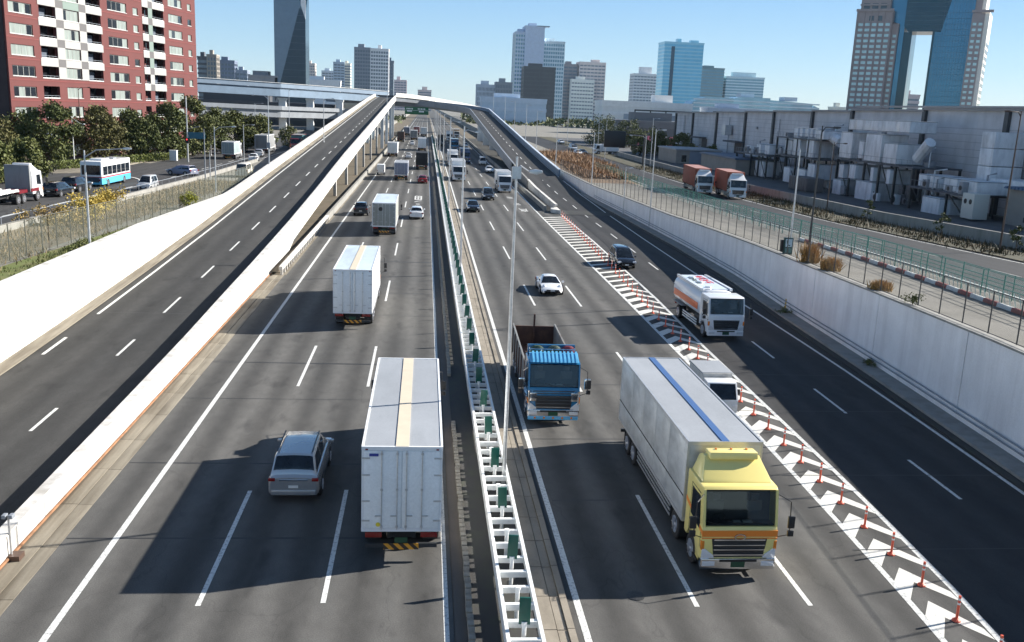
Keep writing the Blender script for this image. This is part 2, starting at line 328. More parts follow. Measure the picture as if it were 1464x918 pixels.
# tar seams and expansion joints
TAR = mat('tar_seam', (.035,.035,.036), .6)
sm = MB()
for y in (28.6,35.1,43.3,49.7,61.8,69.5,84,96,108.5,127,150):
    sm.quad((-11.2,y,.0035),(.8,y+random.uniform(-.2,.2),.0035),(.8,y+.07,.0035),(-11.2,y+.07,.0035))
    sm.quad((4.9,y+3,.0035),(15,y+3.2,.0035),(15,y+3.27,.0035),(4.9,y+3.07,.0035))
    sm.quad((14.6,y-1,.0105),(24,y-.9,.0105),(24,y-.84,.0105),(14.6,y-.94,.0105))
for y in (58,102): sm.quad((-20.4,y,zlr(y)+.006),(-12.8,y,zlr(y)+.006),(-12.8,y+.08,zlr(y+.08)+.007),(-20.4,y+.08,zlr(y+.08)+.007))
st(sm, 'tar_seam', TAR)
# drain lids and a patch in the shoulder
# ---- gutter strip and kerb at the left edge of the northbound road
g = MB(); ys = rng(-20, 76, 3.2)
for a, b in zip(ys, ys[1:]):
    g.box(-12.33, -11.75, a+.01, b-.01, -.02, .035+.01*random.random()); g.box(-11.74, -11.25, a+.01, b-.01, -.02, .012+.006*random.random())
tag(g.build('gutter_slab', GUTT, bevel=.006), kind='stuff')
g = MB(); ys = rng(76, 420, 6)
for a, b in zip(ys, ys[1:]): g.box(-11.5, -11.1, a+.01, b-.01, -.02, .02)
tag(g.build('gutter_slab', GUTT), kind='stuff')
# ---- left slip road deck
secs = []
for y in [-40,0]+rng(20,396,10):
    z = zlr(y); th = 1.4 if y > 95 else z+.3
    secs.append([(-20.95,y,z-th),(-12.72,y,z-th),(-12.72,y,z),(-20.95,y,z)])
rm = thing('slip_road_ramp', 'dark asphalt ramp climbing on the left to the flyover', 'ramp', (0,0,0))
MB().loft(secs, 0).build('deck', [A_S], rm)
def wall_sections(x0, x1, zb, zt, ys): return [[(x0(y),y,zb(y)),(x1(y),y,zb(y)),(x1(y),y,zt(y)),(x0(y),y,zt(y))] for y in ys]
def panel_wall(root, name, x0, x1, zb, zt, y0, y1, step, m, gap=.02):
    ys = rng(y0, y1, step)
    for a, b in zip(ys, ys[1:]):
        b2 = b-gap; mid = rng(a, b2, 5)
        MB().loft(wall_sections(x0, x1, zb, zt, mid)).build(name, m, root)
# right-hand parapet of the left slip road (white, between the two roads)
hp = lambda y: interp(y,[20,40,60,85,115,150],[.7,.8,.85,.75,.72,1.0])
pw = thing('white_parapet', 'low white concrete parapet between the left slip road and northbound lanes', 'barrier', (0,0,0))
panel_wall(pw, 'parapet_panel', c(-12.68), c(-12.36), lambda y: -.05 if y < 88 else zlr(y)-1.1, lambda y: zlr(y)+hp(y), -10, 392, 10, WCON, .03)
rl = MB(); 
ys = rng(20,392,10)
rl.loft([[(-12.72,y,zlr(y)+hp(y)),(-12.32,y,zlr(y)+hp(y)),(-12.32,y,zlr(y)+hp(y)+.05),(-12.72,y,zlr(y)+hp(y)+.05)] for y in ys]); rl.build('coping', WCON, pw)
pp = MB().tube([(-12.30,y,.12) for y in rng(-5,76,6)], .05, 6); pp.build('pipe', mat('rusty_pipe', (.35,.17,.08), .8, 0, .4, 3), pw)
# left retaining wall / outer parapet
lt = lambda y: max(interp(y,[20,48,72,110,130],[4.25,4.3,4.35,3.6,3.4]), zlr(y)+1.05)
lw = thing('white_retaining_wall', 'tall white concrete retaining wall along the left slip road', 'wall', (0,0,0))
panel_wall(lw, 'wall_panel', c(-21.35), c(-20.98), lambda y: -.1 if y < 100 else zlr(y)-1.4, lt, -12, 408, 12, WCON, .05)
MB().loft([[(-21.4,y,lt(y)),(-20.9,y,lt(y)),(-20.9,y,lt(y)+.08),(-21.4,y,lt(y)+.08)] for y in rng(-12,408,6)]).build('coping', WCON, lw)
MB().loft([[(-20.98,y,zlr(y)+.02),(-20.3,y,zlr(y)+.02),(-20.3,y,zlr(y)+.1),(-20.98,y,zlr(y)+.16)] for y in rng(-12,396,6)]).build('kerb', GUTT, lw)
# low barrier at the edge of the main road past the fork (rail on stubby posts, then solid)
gr = thing('low_guardrail', 'low white rail on stubby posts where the ramp parapet leaves the road', 'guardrail', (0,0,0))
for y in rng(76, 112, 1.3): MB().box(-11.55,-11.35,y-.1,y+.1,0,.62).build('post', WCON, gr)
MB().box(-11.6,-11.3,75.5,112,.5,.78).build('rail', WCON, gr, bevel=.02)
lb = thing('low_road_parapet', 'low cream concrete parapet along the left edge of the distant northbound lanes', 'barrier', (0,0,0))
panel_wall(lb, 'parapet_panel', c(-11.62), c(-11.32), c(-.02), c(.8), 112.3, 600, 20, GCON)
g = MB()
for y in rng(90, 112, 2.2): g.box(-12.2,-11.75,y,y+1.9,0,.25)
# earth below the ramp
st(MB().strip([76,120,200,420], c(-20.5), c(-11.6), lambda y: .25), 'earth_under_ramp', EARTH)
# piers of both ramps
def pier(label, x, y, w, d, z, cap, m=WCON, capw=None, group=None, name='ramp_pier'):
    t = thing(name, label, 'pier', (x,y,0), 0, group)
    MB().box(-w/2,w/2,-d/2,d/2,-.1,z-cap).build('column', m, t, bevel=.06)
    cw = capw or w
    MB().prism([(-w/2,z-cap),(w/2,z-cap),(cw/2,z-cap*.4),(cw/2,z),(-cw/2,z),(-cw/2,z-cap*.4)], -d/2-.1, d/2+.1, 'y').build('cap', m, t)
    return t
n = 0
names = ['nearest','second','third','fourth','fifth','sixth','seventh','eighth','ninth','tenth','eleventh']
for i, y in enumerate([140,160,182,206,232,260,292,325,360,385]):
    for x in ((-13.2,) if i < 3 else (-13.3,-19.6)):
        z = zlr(y)-1.45
        pier('slim white column under the left ramp, %s row along it, %s side' % (names[i], 'road' if x > -15 else 'far'), x, y, .45 if i < 6 else .9, .6, z, .3, WSTEEL if i > 5 else WCON, .8 if i < 6 else 1.4, 'columns under the left ramp')
lp = [(-16.7,384,16.1,math.pi/2),(-16.0,395,16.9,1.42),(-11.5,409,16.8,1.22),(-2.4,431.4,16.2,1.17),(13.6,471.4,14.4,1.17),(25.6,501.4,12.6,1.17)]
LP_ = lp
# ---- right slip road ramp
rr = thing('slip_road_flyover', 'grey ramp descending from the flyover on the right', 'ramp', (0,0,0))
path = []   # the ramp, then a curve left over the main road into the viaduct
for y in rng(135, 400, 10): path.append((22.5, y, zrr(y), math.pi/2))
for k in range(1, 13):
    a = math.radians(8.0*k); path.append((-3.5+26*math.cos(a), 400+26*math.sin(a), 11.7+min(2.6,k*.24), math.pi/2+a))
path += [(-14,423,14.5,math.pi*1.04),(-26,417,14.9,math.pi*1.17),(-40,404,15.3,math.pi*1.25)]
def side(p, off): return (p[0]+math.sin(p[3])*off, p[1]-math.cos(p[3])*off)
def sweep(mb, prof, pts):
    secs = []
    for p in pts:
        secs.append([side(p, o)+(p[2]+h,) for (o, h) in prof])
    mb.loft(secs); return mb
sweep(MB(), [(3.3,-.5),(3.7,-.5),(3.7,1.1),(3.3,1.1)], LP_[1:]).build('crossing_parapet', WCON, rm)
sweep(MB(), [(-4,-.5),(3.4,-.5),(3.4,0),(-4,0)], LP_[1:]).build('crossing_deck', A_S, rm)
sweep(MB(), [(-2.6,-2.2),(2.4,-2.2),(3.2,-.52),(-3.4,-.52)], LP_[1:]).build('crossing_girder', GREYP, rm)
flat = [p for p in path]
bridge = [p for p in path if p[1] > 200 or p[0] < 20]
sweep(MB(), [(-3.9,-.35),(3.9,-.35),(3.9,0),(-3.9,0)], flat).build('deck', [MATS['asphalt_merge_lane']], rr)
sweep(MB(), [(-2.6,-1.9),(2.6,-1.9),(3.6,-.36),(-3.6,-.36)], bridge).build('girder', GREYP, rr)
sweep(MB(), [(-4.2,-1.1),(-3.9,-1.1),(-3.9,1.05),(-4.2,1.05)], [q for q in flat if q[1] > 194 or q[0] < 22]).build('inner_parapet', GREYP, rr)
rp = sweep(MB(), [(3.9,-1.1),(4.2,-1.1),(4.2,1.2),(3.9,1.2)], [q for q in flat if q[1] > 184 or q[0] < 22]).build('outer_parapet', BLUEP, rr)
sweep(MB(), [(3.8,1.2),(4.3,1.2),(4.3,1.32),(3.8,1.32)], [q for q in flat if q[1] > 184 or q[0] < 22]).build('coping', mat('pale_blue_grey_paint', (.5,.56,.64), .5, 0, .1, 1), rr)
for i, y in enumerate([215,245,278,315,352,392]):
    z = zrr(y)-1.95
    pier('brown concrete pier under the right ramp, %s from the merge' % names[i].replace('nearest','first'), 22.4, y, 2.4, 1.6, z, 1.6 if z > 4 else .6, GCON if i < 3 else WSTEEL, 6.2, 'piers under the right ramp')
# end of the right ramp's inner parapet: open white balustrade and nose
bl = thing('white_balustrade', 'white concrete balustrade with upright slots where the right ramp begins', 'balustrade', (0,0,0))
for y in rng(131, 166, 1.0): MB().box(18.35,18.62,y,y+.42,-.02,zrr(y)+.85).build('baluster', WCON, bl)
MB().loft([[(18.3,y,zrr(y)+.8),(18.68,y,zrr(y)+.8),(18.68,y,zrr(y)+1.02),(18.3,y,zrr(y)+1.02)] for y in rng(130.5,168,5)]).build('rail', WCON, bl)
MB().prism([(17.5,128.5),(18.7,127.3),(18.75,131),(17.8,131)], 0, .55, 'z').build('nose_block', WCON, bl, bevel=.05)
panel_wall(bl, 'parapet_panel', c(18.3), c(18.6), lambda y: -.02, lambda y: zrr(y)+1.0, 168, 200, 8, GCON)
ib = thing('low_island_wall', 'dark low kerb wall between the main lanes and the right ramp', 'wall', (0,0,0))
panel_wall(ib, 'wall_panel', c(16.9), c(17.2), c(-.02), c(.7), 131, 420, 17, GCON)
st(MB().strip([127,160,420], c(17.2), c(26), c(.03)), 'island_paving', SOIL)
# ---- right retaining wall
xw = xrw
rw = thing('grey_retaining_wall', 'long grey concrete retaining wall beside the right-hand lanes', 'wall', (0,0,0))
panel_wall(rw, 'wall_panel', xw, lambda y: xw(y)+.4, lambda y: -.1, lambda y: zr(y)+.02, -9, 195, 10, WALLR, .06)
MB().loft([[(xw(y)-.06,y,zr(y)+.02),(xw(y)+.5,y,zr(y)+.02),(xw(y)+.5,y,zr(y)+.12),(xw(y)-.06,y,zr(y)+.12)] for y in rng(-9,195,6)]).build('coping', GCON, rw)
for h in (.55, .8): MB().tube([(xw(y)-.14,y,h) for y in rng(-5,150,5)], .035, 6).build('pipe', GREYP, rw)
mk = MB(); sk = rng(-9,160,3)
for a, b in zip(sk, sk[1:]):
    mk.loft([[(xw(q)-1.12,q,-.02),(xw(q)-.01,q,-.02),(xw(q)-.01,q,.22),(xw(q)-1.12,q,.22)] for q in (a,b-.02)])
wk = tag(mk.build('kerb_walkway', GCON), kind='structure')
mk = MB()
for a, b in zip(sk, sk[1:]): mk.loft([[(xw(q)-1.5,q,.0),(xw(q)-1.13,q,.0),(xw(q)-1.13,q,.1),(xw(q)-1.5,q,.07)] for q in (a,b-.02)])
tag(mk.build('gutter_channel', SOIL), kind='structure')
# ---- central reservation
st(MB().strip([-20,100,400,1000], c(1.06), c(1.42), c(.03)), 'reservation_shoulder', stained('brown_shoulder_asphalt', (.16,.135,.115), (.08,.07,.06), (1,.05,1), 2))
st(MB().strip([-20,100,400,1000], c(1.42), c(3.36), c(.06)), 'reservation_bed', SOIL)
mk = MB(); ys = rng(-6, 260, 1.8)
for a, b in zip(ys, ys[1:]):
    mk.box(3.38,3.86,a+.015,b-.015,-.02,.10+random.random()*.01); mk.box(3.88,4.14,a+.015,b-.015,-.02,.085+random.random()*.01); mk.box(4.16,4.36,a+.015,b-.015,-.02,.14)
tag(mk.build('reservation_paving', CREAM, bevel=0), kind='stuff')
st(MB().strip([260,1000], c(3.38), c(4.36), c(.09)), 'reservation_paving_far', CREAM)
kb = thing('block_kerb', 'broken row of small pale kerb blocks left of the central barrier', 'kerb', (1.5,20,0))
BLK = [stained('kerb_block_concrete', (.5,.46,.38), (.25,.2,.15), (1,1,1), 3, .8)]
me = None; y = -1.2
while y < 105:
    if not (19.5 < y < 27):
        if me is None or random.random() < .15:
            o = MB().box(-.09,.09,0,.29,0,.17+random.random()*.02).box(-.09,.09,.31,.6,0,.17).build('kerb_block', BLK, kb, (random.uniform(-.02,.02),y,.06), bevel=.01); me = o.data
        else: link('kerb_block', me, kb, (random.uniform(-.02,.02),y,.06))
    y += .68
# central barrier
cb = thing('central_barrier', 'white ladder-like crash barrier with green anti-glare plates along the central reservation', 'guardrail', (2.8,0,0))
MB().box(-.50,-.40,-6,420,.62,.86).build('rail', WSTEEL, cb); MB().box(.40,.50,-6,420,.62,.86).build('rail', WSTEEL, cb)
MB().box(-.46,-.42,-6,420,.18,.3).build('lower_rail', WSTEEL, cb)
rung = MB().box(-.4,.4,-.1,.1,.66,.80).box(-.4,.4,-.1,-.07,.80,.84)
rung = rung.build('rung', WSTEEL, cb, (0,0,0)); 
post = MB().tube([(0,0,.05),(0,0,1.0)], .06, 8).tube([(0,0,.98),(0,0,1.06)], .085, 8).build('post', WSTEEL, cb, (0,0,0))
pl = MB().box(-.15,.15,-.03,.03,0,.74).build('anti_glare_plate', GREENP, cb, (0,0,0), bevel=.012)
first = True; y = -4.; k = 0
while y < 255:
    if first: rung.location = (0,y,0)
    else: q = link('rung', rung.data, cb, (0,y+random.uniform(-.03,.03),random.uniform(-.012,.012))); q.rotation_euler = (random.uniform(-.06,.06),0,random.uniform(-.02,.02))
    if k % 2 == 0:
        if first: post.location = (0,y+.45,0)
        else: link('post', post.data, cb, (0,y+.45,0))
    if k % 4 == 0:
        if first: pl.location = (0,y+.45,.98)
        else:
            q = link('anti_glare_plate', pl.data, cb, (0,y+.45,.98)); q.rotation_euler = (random.uniform(-.06,.06), random.uniform(-.05,.05), random.uniform(-.25,.25))
    first = False; y += .9; k += 1
mk = MB()
for i in range(180): mk.box(-.4,.4,y+i*.92,y+i*.92+.2,.66,.8)
tag(mk.build('far_rung', WSTEEL, cb), kind='stuff')
mk = MB()
for i in range(45): mk.box(-.17,.17,y+i*3.6,y+i*3.6+.06,.98,1.76)
tag(mk.build('far_anti_glare_plate', GREENP, cb), kind='stuff')
# delineator posts in the chevron strip
def delin():
    t = thing('delineator_post', 'x', 'delineator post', (0,0,0), 0, 'orange delineator posts down the chevron strip')
    MB().tube([(0,0,0),(0,0,.04),(0,0,.09)], [.13,.12,.05], 10).build('base', ORANGE, t)
    MB().tube([(0,0,.08),(0,0,.8)], .04, 8).build('stem', ORANGE, t)
    MB().tube([(0,0,.52),(0,0,.58)], .043, 8).tube([(0,0,.66),(0,0,.72)], .043, 8).build('band', REFL, t)
    return t
d0 = delin(); y = 21.12; i = 0
ordn = lambda n: '%d%s' % (n, 'th' if 10 <= n % 100 <= 20 else {1:'st',2:'nd',3:'rd'}.get(n % 10, 'th'))
while y < 126:
    x = interp(y, [17,23,37,62,90,125],[15.6,15.66,16.0,16.47,17.4,18.45])
    i += 1
    lab = 'orange post with white bands, %s in the chevron row counted from the near end' % (ordn(i) if i else 'hidden first')
    if i == 1: d0.location = (x,y,.006); d0['label'] = lab
    else: copy_tree(d0, (x,y,.006), random.uniform(-.3,.3), lab)
    y += 2.06
# ================================================================ VEHICLES (local +Y is forward, origin on the ground)
WH = {}
def wheel(parent, x, y, r, w, big=False):
    s = 1 if x > 0 else -1; key = (r, w, s, big)
    if key not in WH:
        t = MB().tube([(0,0,0),(s*.03,0,0),(s*(w-.03),0,0),(s*w,0,0)], [r*.93,r,r,r*.93], 20)
        tyre = t.build('tyre', BLACK, smooth=True); 
        rm = MB().tube([(s*(w-.02),0,0),(s*(w+.012),0,0)], [r*.62,r*.60], 14)
        rm.tube([(s*(w+.012),0,0),(s*(w+.04),0,0)], [r*.2,r*.16], 8)
        for k in range(6):
            a = k*math.pi/3; rm.bar((s*(w+.014),math.cos(a)*r*.15,math.sin(a)*r*.15),(s*(w+.014),math.cos(a)*r*.56,math.sin(a)*r*.56), r*.12, .02)
        rim = rm.build('rim', RIM, smooth=True)
        WH[key] = (tyre.data, rim.data); bpy.data.objects.remove(tyre); bpy.data.objects.remove(rim)
    t = link('wheel', WH[key][0], parent, (x-s*w,y,r)); link('rim', WH[key][1], t); return t
def panel(quad4, m0, m1, v0, v1, off=.012, mb=None, th=.0):
    """quad4: bl,br,tr,tl of a face; adds an inset pane standing off the face"""
    bl_, br_, tr_, tl_ = [Vector(p) for p in quad4]
    def P(u, v): return bl_.lerp(br_, u).lerp(tl_.lerp(tr_, u), v)
    n = (br_-bl_).cross(tl_-bl_).normalized()*off; back = -n*2
    q = [P(m0,v0)+n, P(m1,v0)+n, P(m1,v1)+n, P(m0,v1)+n]; b = [p+back for p in q]
    mb.add(q+b, [(0,1,2,3),(7,6,5,4),(0,4,5,1),(1,5,6,2),(2,6,7,3),(3,7,4,0)])
# car kinds: body stations (y, half width factor, bottom, top), cabin (rear base y, rear roof y, front roof y, front base y, belt z, roof z, roof half width)
CARS = {
 'sedan':   dict(L=4.6, W=1.76, st=[(-2.3,.86,.42,.88),(-2.15,.95,.25,.98),(-1.5,1,.2,1.0),(0,1,.18,.95),(1.0,1,.18,.93),(1.75,.97,.2,.84),(2.15,.9,.25,.74),(2.3,.78,.36,.6)], cab=(-1.75,-1.05,.25,1.05,.92,1.42,.58), r=.32, wb=(-1.35,1.38)),
 'wagon':   dict(L=4.5, W=1.74, st=[(-2.25,.9,.42,.9),(-2.12,.97,.28,.98),(-1.5,1,.22,1.0),(0,1,.2,.96),(1.0,1,.2,.95),(1.7,.97,.22,.88),(2.1,.9,.28,.78),(2.25,.8,.4,.62)], cab=(-2.1,-1.8,.3,1.15,.93,1.5,.62), r=.33, wb=(-1.35,1.35)),
 'minivan': dict(L=4.78, W=1.80, st=[(-2.39,.9,.42,.95),(-2.3,.98,.28,1.04),(-1.5,1,.22,1.06),(0,1,.2,1.02),(1.1,1,.2,1.0),(1.8,.97,.22,.92),(2.2,.92,.28,.8),(2.39,.8,.42,.62)], cab=(-2.33,-1.95,.35,1.5,.97,1.74,.66), r=.33, wb=(-1.4,1.4)),
 'kei':     dict(L=3.4, W=1.48, st=[(-1.7,.94,.42,.95),(-1.62,1,.25,1.02),(-.8,1,.22,1.02),(.6,1,.22,1.0),(1.2,.98,.24,.95),(1.55,.94,.28,.85),(1.7,.85,.4,.65)], cab=(-1.62,-1.5,.55,1.2,.98,1.72,.60), r=.27, wb=(-1.15,1.2)),
 'van':     dict(L=4.7, W=1.70, st=[(-2.35,.96,.42,1.1),(-2.3,1,.3,1.15),(-1.2,1,.25,1.15),(.8,1,.25,1.12),(1.7,1,.25,1.05),(2.2,.97,.28,.98),(2.35,.9,.42,.8)], cab=(-2.3,-2.22,1.2,2.0,1.08,1.98,.70), r=.32, wb=(-1.5,1.6)),
 'sports':  dict(L=4.4, W=1.82, st=[(-2.2,.8,.42,.72),(-2.0,.93,.24,.86),(-1.3,1,.17,.9),(-.3,.97,.15,.82),(.7,.97,.15,.8),(1.4,.98,.16,.74),(1.9,.9,.2,.62),(2.12,.8,.26,.5),(2.2,.7,.3,.42)], cab=(-1.75,-.75,.1,.95,.8,1.26,.50), r=.34, wb=(-1.25,1.25)),
 'suv':     dict(L=4.6, W=1.82, st=[(-2.3,.9,.5,1.0),(-2.2,.98,.34,1.08),(-1.5,1,.3,1.1),(0,1,.28,1.06),(1.0,1,.28,1.05),(1.8,.98,.3,.98),(2.15,.92,.36,.88),(2.3,.82,.48,.72)], cab=(-2.15,-1.85,.2,1.0,1.04,1.66,.62), r=.36, wb=(-1.35,1.4)),
}
def car(kind, label, paintm, x, y, z=0, rot=0, group=None, name=None, plate=None, ymode='centre', detail=1):
    K = CARS[kind]; w = K['W']/2
    t = thing(name or {'kei':'small_car','van':'van','minivan':'minivan','sports':'sports_car','suv':'suv','sedan':'car','wagon':'car'}[kind], label, 'van' if kind == 'van' else 'car', (x,y,z), rot, group)
    secs = []
    for (yy_, f, zb, zt) in K['st']:
        hw = w*f; h = []
        for sx in (-1, 1):
            pts = [(sx*hw*.90, zb), (sx*hw*.985, zb+.1), (sx*hw, (zb+zt)*.5), (sx*hw*.985, zt-.16), (sx*hw*.93, zt-.05), (sx*hw*.7, zt+.0)]
            h.append(pts)
        ring = h[0]+[(0, zt+.025)]+h[1][::-1]
        secs.append([(px, yy_, pz) for px, pz in ring])
    secs = [[Vector(p) for p in s_] for s_ in secs]
    # wheel arches are cut as dark discs set in the flanks; body lofted through all stations
    b = MB().loft(secs); b.build('body', paintm, t, smooth=True, ang=32)
    yb, yr, yf, yw, z0, z1, fr = K['cab']; hb = w*.90; hr = w*fr*1.12; z1r = z1-.03
    base = [(-hb,yb,z0-.06),(hb,yb,z0-.06),(hb*.97,yw,z0-.06),(-hb*.97,yw,z0-.06)]
    top = [(-hr,yr,z1r-.03),(hr,yr,z1r-.03),(hr,yf,z1r),(-hr,yf,z1r)]
    def wat(h): return hb+(hr-hb)*max(0,min(1,(h-z0)/(z1-z0)))
    def hat(y):
        if y < yr: q_ = (y-yb)/(yr-yb); return z0-.04+(z1-z0)*(q_**.8)*.985
        if y > yf: q_ = (yw-y)/(yw-yf); return z0-.04+(z1-z0)*(q_**.86)*.985
        return z1-.03+.03*math.sin(math.pi*(y-yr)/(yf-yr))
    def ringp(y, off=0):
        h = hat(y)+off; k_ = min(.10,(h-z0+.07)*.5); wt_ = wat(h)
        return [(-hb,y,z0-.08),(-wat(h-k_)-off,y,h-k_),(-wt_*.93,y,h-k_*.28),(-wt_*.8,y,h),(0,y,h+.025),(wt_*.8,y,h),(wt_*.93,y,h-k_*.28),(wat(h-k_)+off,y,h-k_),(hb,y,z0-.08)]
    ysx = [yb+.01]+[yb+(yr-yb)*q_ for q_ in (.25,.5,.75,1)]+[yr+(yf-yr)*q_ for q_ in (.33,.66,1)]+[yf+(yw-yf)*q_ for q_ in (.25,.5,.75,.99)]
    MB().loft([ringp(y) for y in ysx]).build('cabin', paintm, t, smooth=True, ang=50)
    for nm_, ya, yb_ in (('windscreen', yf+(yw-yf)*.08, yf+(yw-yf)*.95), ('rear_window', yr+(yb-yr)*.1, yr+(yb-yr)*(.72 if kind in ('minivan','van','kei','suv','wagon') else .92))):
        ss = []
        for k in range(5):
            y = ya+(yb_-ya)*k/4; r_ = ringp(y, .014); r0 = ringp(y, -.02)
            ss.append(r_[2:7]+r0[2:7][::-1])
        MB().loft(ss).build(nm_, GLASS, t, smooth=True, ang=50)
    for s in (0, 1):
        q = [base[3], base[0], top[0], top[3]] if s == 0 else [base[1], base[2], top[2], top[1]]
        span = [(.12,.5),(.53,.93)] if s == 0 else [(.07,.47),(.5,.88)]
        for a, b2 in span: panel(q, a, b2, .14, .88, .012, m_:=MB()); m_.build('side_window', GLASS, t)
    yfront = K['st'][-1][0]; yrear = K['st'][0][0]; zt = K['st'][-1][3]; zr_ = K['st'][0][3]
    for s in (-1, 1):
        for yy_ in K['wb']:
            o = MB().tube([(s*(w-.05),yy_,K['r']),(s*(w+.004),yy_,K['r'])], K['r']+.07, 18).build('wheel_arch', TRIM, t)
            wheel(t, s*(w+.012), yy_, K['r'], .2)
        if kind == 'sports':
            MB().tube([(s*w*.66,1.62,.66),(s*w*.68,1.78,.60)], [.16,.13], 12).build('headlight', LAMPW, t, smooth=True)
        else:
            MB().box(s*w*.78-.17,s*w*.78+.17,yfront-.32,yfront-.02,zt-.04,zt+.12).build('headlight', LAMPW, t, bevel=.03)
        MB().box(s*w*.84-.12,s*w*.84+.12,yrear-.015,yrear+.16,zr_-.18 if kind != 'minivan' else zr_-.12,zr_+.0).build('tail_light', LAMPR, t, bevel=.02)
        MB().box(s*(w+.09)-.09,s*(w+.09)+.09,yw-.38,yw-.26,z0,z0+.14).build('door_mirror', paintm, t, bevel=.03)
    MB().box(-w*.55,w*.55,yfront-.03,yfront+.012,.3,.5).build('grille', TRIM, t, bevel=.01)
    MB().box(-.17,.17,yfront+.012,yfront+.025,.38,.48).build('number_plate', plate or PLATE, t)
    MB().box(-w*.86,w*.86,yrear-.04,yrear+.05,.32,.5).build('rear_bumper', paintm, t, bevel=.025)
    MB().box(-.17,.17,yrear-.055,yrear-.04,.6,.7).build('number_plate', PLATE, t)
    if kind in ('minivan','suv'):
        for s in (-1,1): MB().bar((s*hr*.93,yr+.1,z1+.02),(s*hr*.93,yf-.1,z1+.04), .04, .03).build('roof_rail', DSTEEL, t)
    return t
def cabshape(t, yf, L, col, hw=1.2, zt=2.85, low=.5, stripe=None, deflector=0, detail=2, visor=None, grille=None, bump=None):
    """truck cab with its front at y=yf"""
    yb = yf-L; wy = yf-1.15; r = .56; arc = []
    for k in range(9):
        a = math.pi*k/8; arc.append((wy-math.cos(a)*r*-1, .52+math.sin(a)*r))
    arc = [(wy+math.cos(math.pi*k/8)*r, .52+math.sin(math.pi*k/8)*r) for k in range(9)]
    rec = [(yf-.62,1.70),(yf-.80,zt-.22)] if detail > 1 else []
    prof = [(yf-.06,low)]+[(yf,.85),(yf,1.6),(yf-.05,1.74)]+rec+[(yf-.27,zt-.08),(yf-.40,zt),(yb+.05,zt),(yb,zt-.1),(yb,.75),(wy-r,.75)]+arc[::-1][1:-1]+[(wy+r,low+.02)]
    prof = [(p[0],p[1]) for p in prof]
    MB().prism(prof, -hw, hw, 'x').build('cab', col, t, bevel=.075, ang=45)
    fq = [(hw,yf-.05,1.74),(-hw,yf-.05,1.74),(-hw,yf-.27,zt-.08),(hw,yf-.27,zt-.08)]
    m = MB(); panel(fq, .045, .955, .03, .96, .012, m); ws = m.build('windscreen', TGLASS if rec else GLASS, t)
    if rec:
        poly = [(yf-.07,1.72),(yf-.62,1.69),(yf-.80,zt-.21),(yf-.28,zt-.07)]
        for s in (-1,1):
            MB().prism(poly, min(s*(hw-.012),s*(hw-.05)), max(s*(hw-.012),s*(hw-.05)), 'x').build('side_pillar', col, t)
            MB().bar((s*(hw-.045),yf-.06,1.73),(s*(hw-.045),yf-.275,zt-.08), .08, .06).build('pillar', col, t)
        li = MB().quad((-hw+.06,yf-.61,1.71),(hw-.06,yf-.61,1.71),(hw-.06,yf-.785,zt-.22),(-hw+.06,yf-.785,zt-.22)).quad((-hw+.06,yf-.08,1.752),(hw-.06,yf-.08,1.752),(hw-.06,yf-.6,1.715),(-hw+.06,yf-.6,1.715)).quad((-hw+.06,yf-.3,zt-.10),(hw-.06,yf-.3,zt-.10),(hw-.06,yf-.78,zt-.235),(-hw+.06,yf-.78,zt-.235))
        li.keep = 1; li.build('cab_lining', DASH, t)
        for x in (-.62,.62):
            MB().box(x-.26,x+.26,yf-.76,yf-.66,1.75,2.32).build('seat', SEAT, t, bevel=.04); MB().box(x-.13,x+.13,yf-.74,yf-.66,2.34,2.56).build('headrest', SEAT, t, bevel=.04)
        sw = MB(); 
        for k in range(12):
            a_, b_ = k*math.pi/6, (k+1)*math.pi/6; sw.bar((.62+math.cos(a_)*.21,yf-.34+math.sin(a_)*.08,1.92+math.sin(a_)*.17),(.62+math.cos(b_)*.21,yf-.34+math.sin(b_)*.08,1.92+math.sin(b_)*.17), .03, .03)
        sw.bar((.62,yf-.34,1.9),(.62,yf-.2,1.76), .05, .05).build('steering_wheel', TRIM, t)
        MB().box(-.9,.95,yf-.3,yf-.12,1.75,1.82).build('dashboard', DASH, t, bevel=.03)
        MB().box(-.42,-.12,yf-.27,yf-.13,1.83,1.86).box(-.05,.18,yf-.29,yf-.14,1.83,1.845).build('papers', PAPER, t)
    for s in (-1,1):
        side_ = [(s*hw,yf-1.35,1.62),(s*hw,yf-.28,1.5),(s*hw,yf-.5,zt-.35),(s*hw,yf-1.35,zt-.35)]
        if s < 0: side_ = [side_[1],side_[0],side_[3],side_[2]]
        m = MB(); panel(side_, .03, .97, .03, .97, .012, m); m.build('side_window', GLASS, t)
        d = MB()
        for a, b2 in (((yf-1.42,.95),(yf-1.42,zt-.275)),((yf-.2,1.0),(yf-.2,1.5)),((yf-1.42,zt-.28),(yf-.48,zt-.28))): MB().bar((s*hw,a[0],a[1]),(s*hw,b2[0],b2[1]), .012, .02).build('door_seam', TRIM, t)
        MB().box(s*(hw+.02)-.015,s*(hw+.02)+.015,yf-1.32,yf-1.16,1.42,1.48).build('door_handle', TRIM, t)
        MB().box(s*(hw-.14)-.13,s*(hw-.14)+.13,yf-.03,yf+.02,.62,.86).build('headlight', LAMPW, t, bevel=.03)
        MB().box(s*(hw-.04)-.05,s*(hw-.04)+.05,yf-.12,yf+.015,.98,1.28).build('indicator', LAMPO, t, bevel=.02)
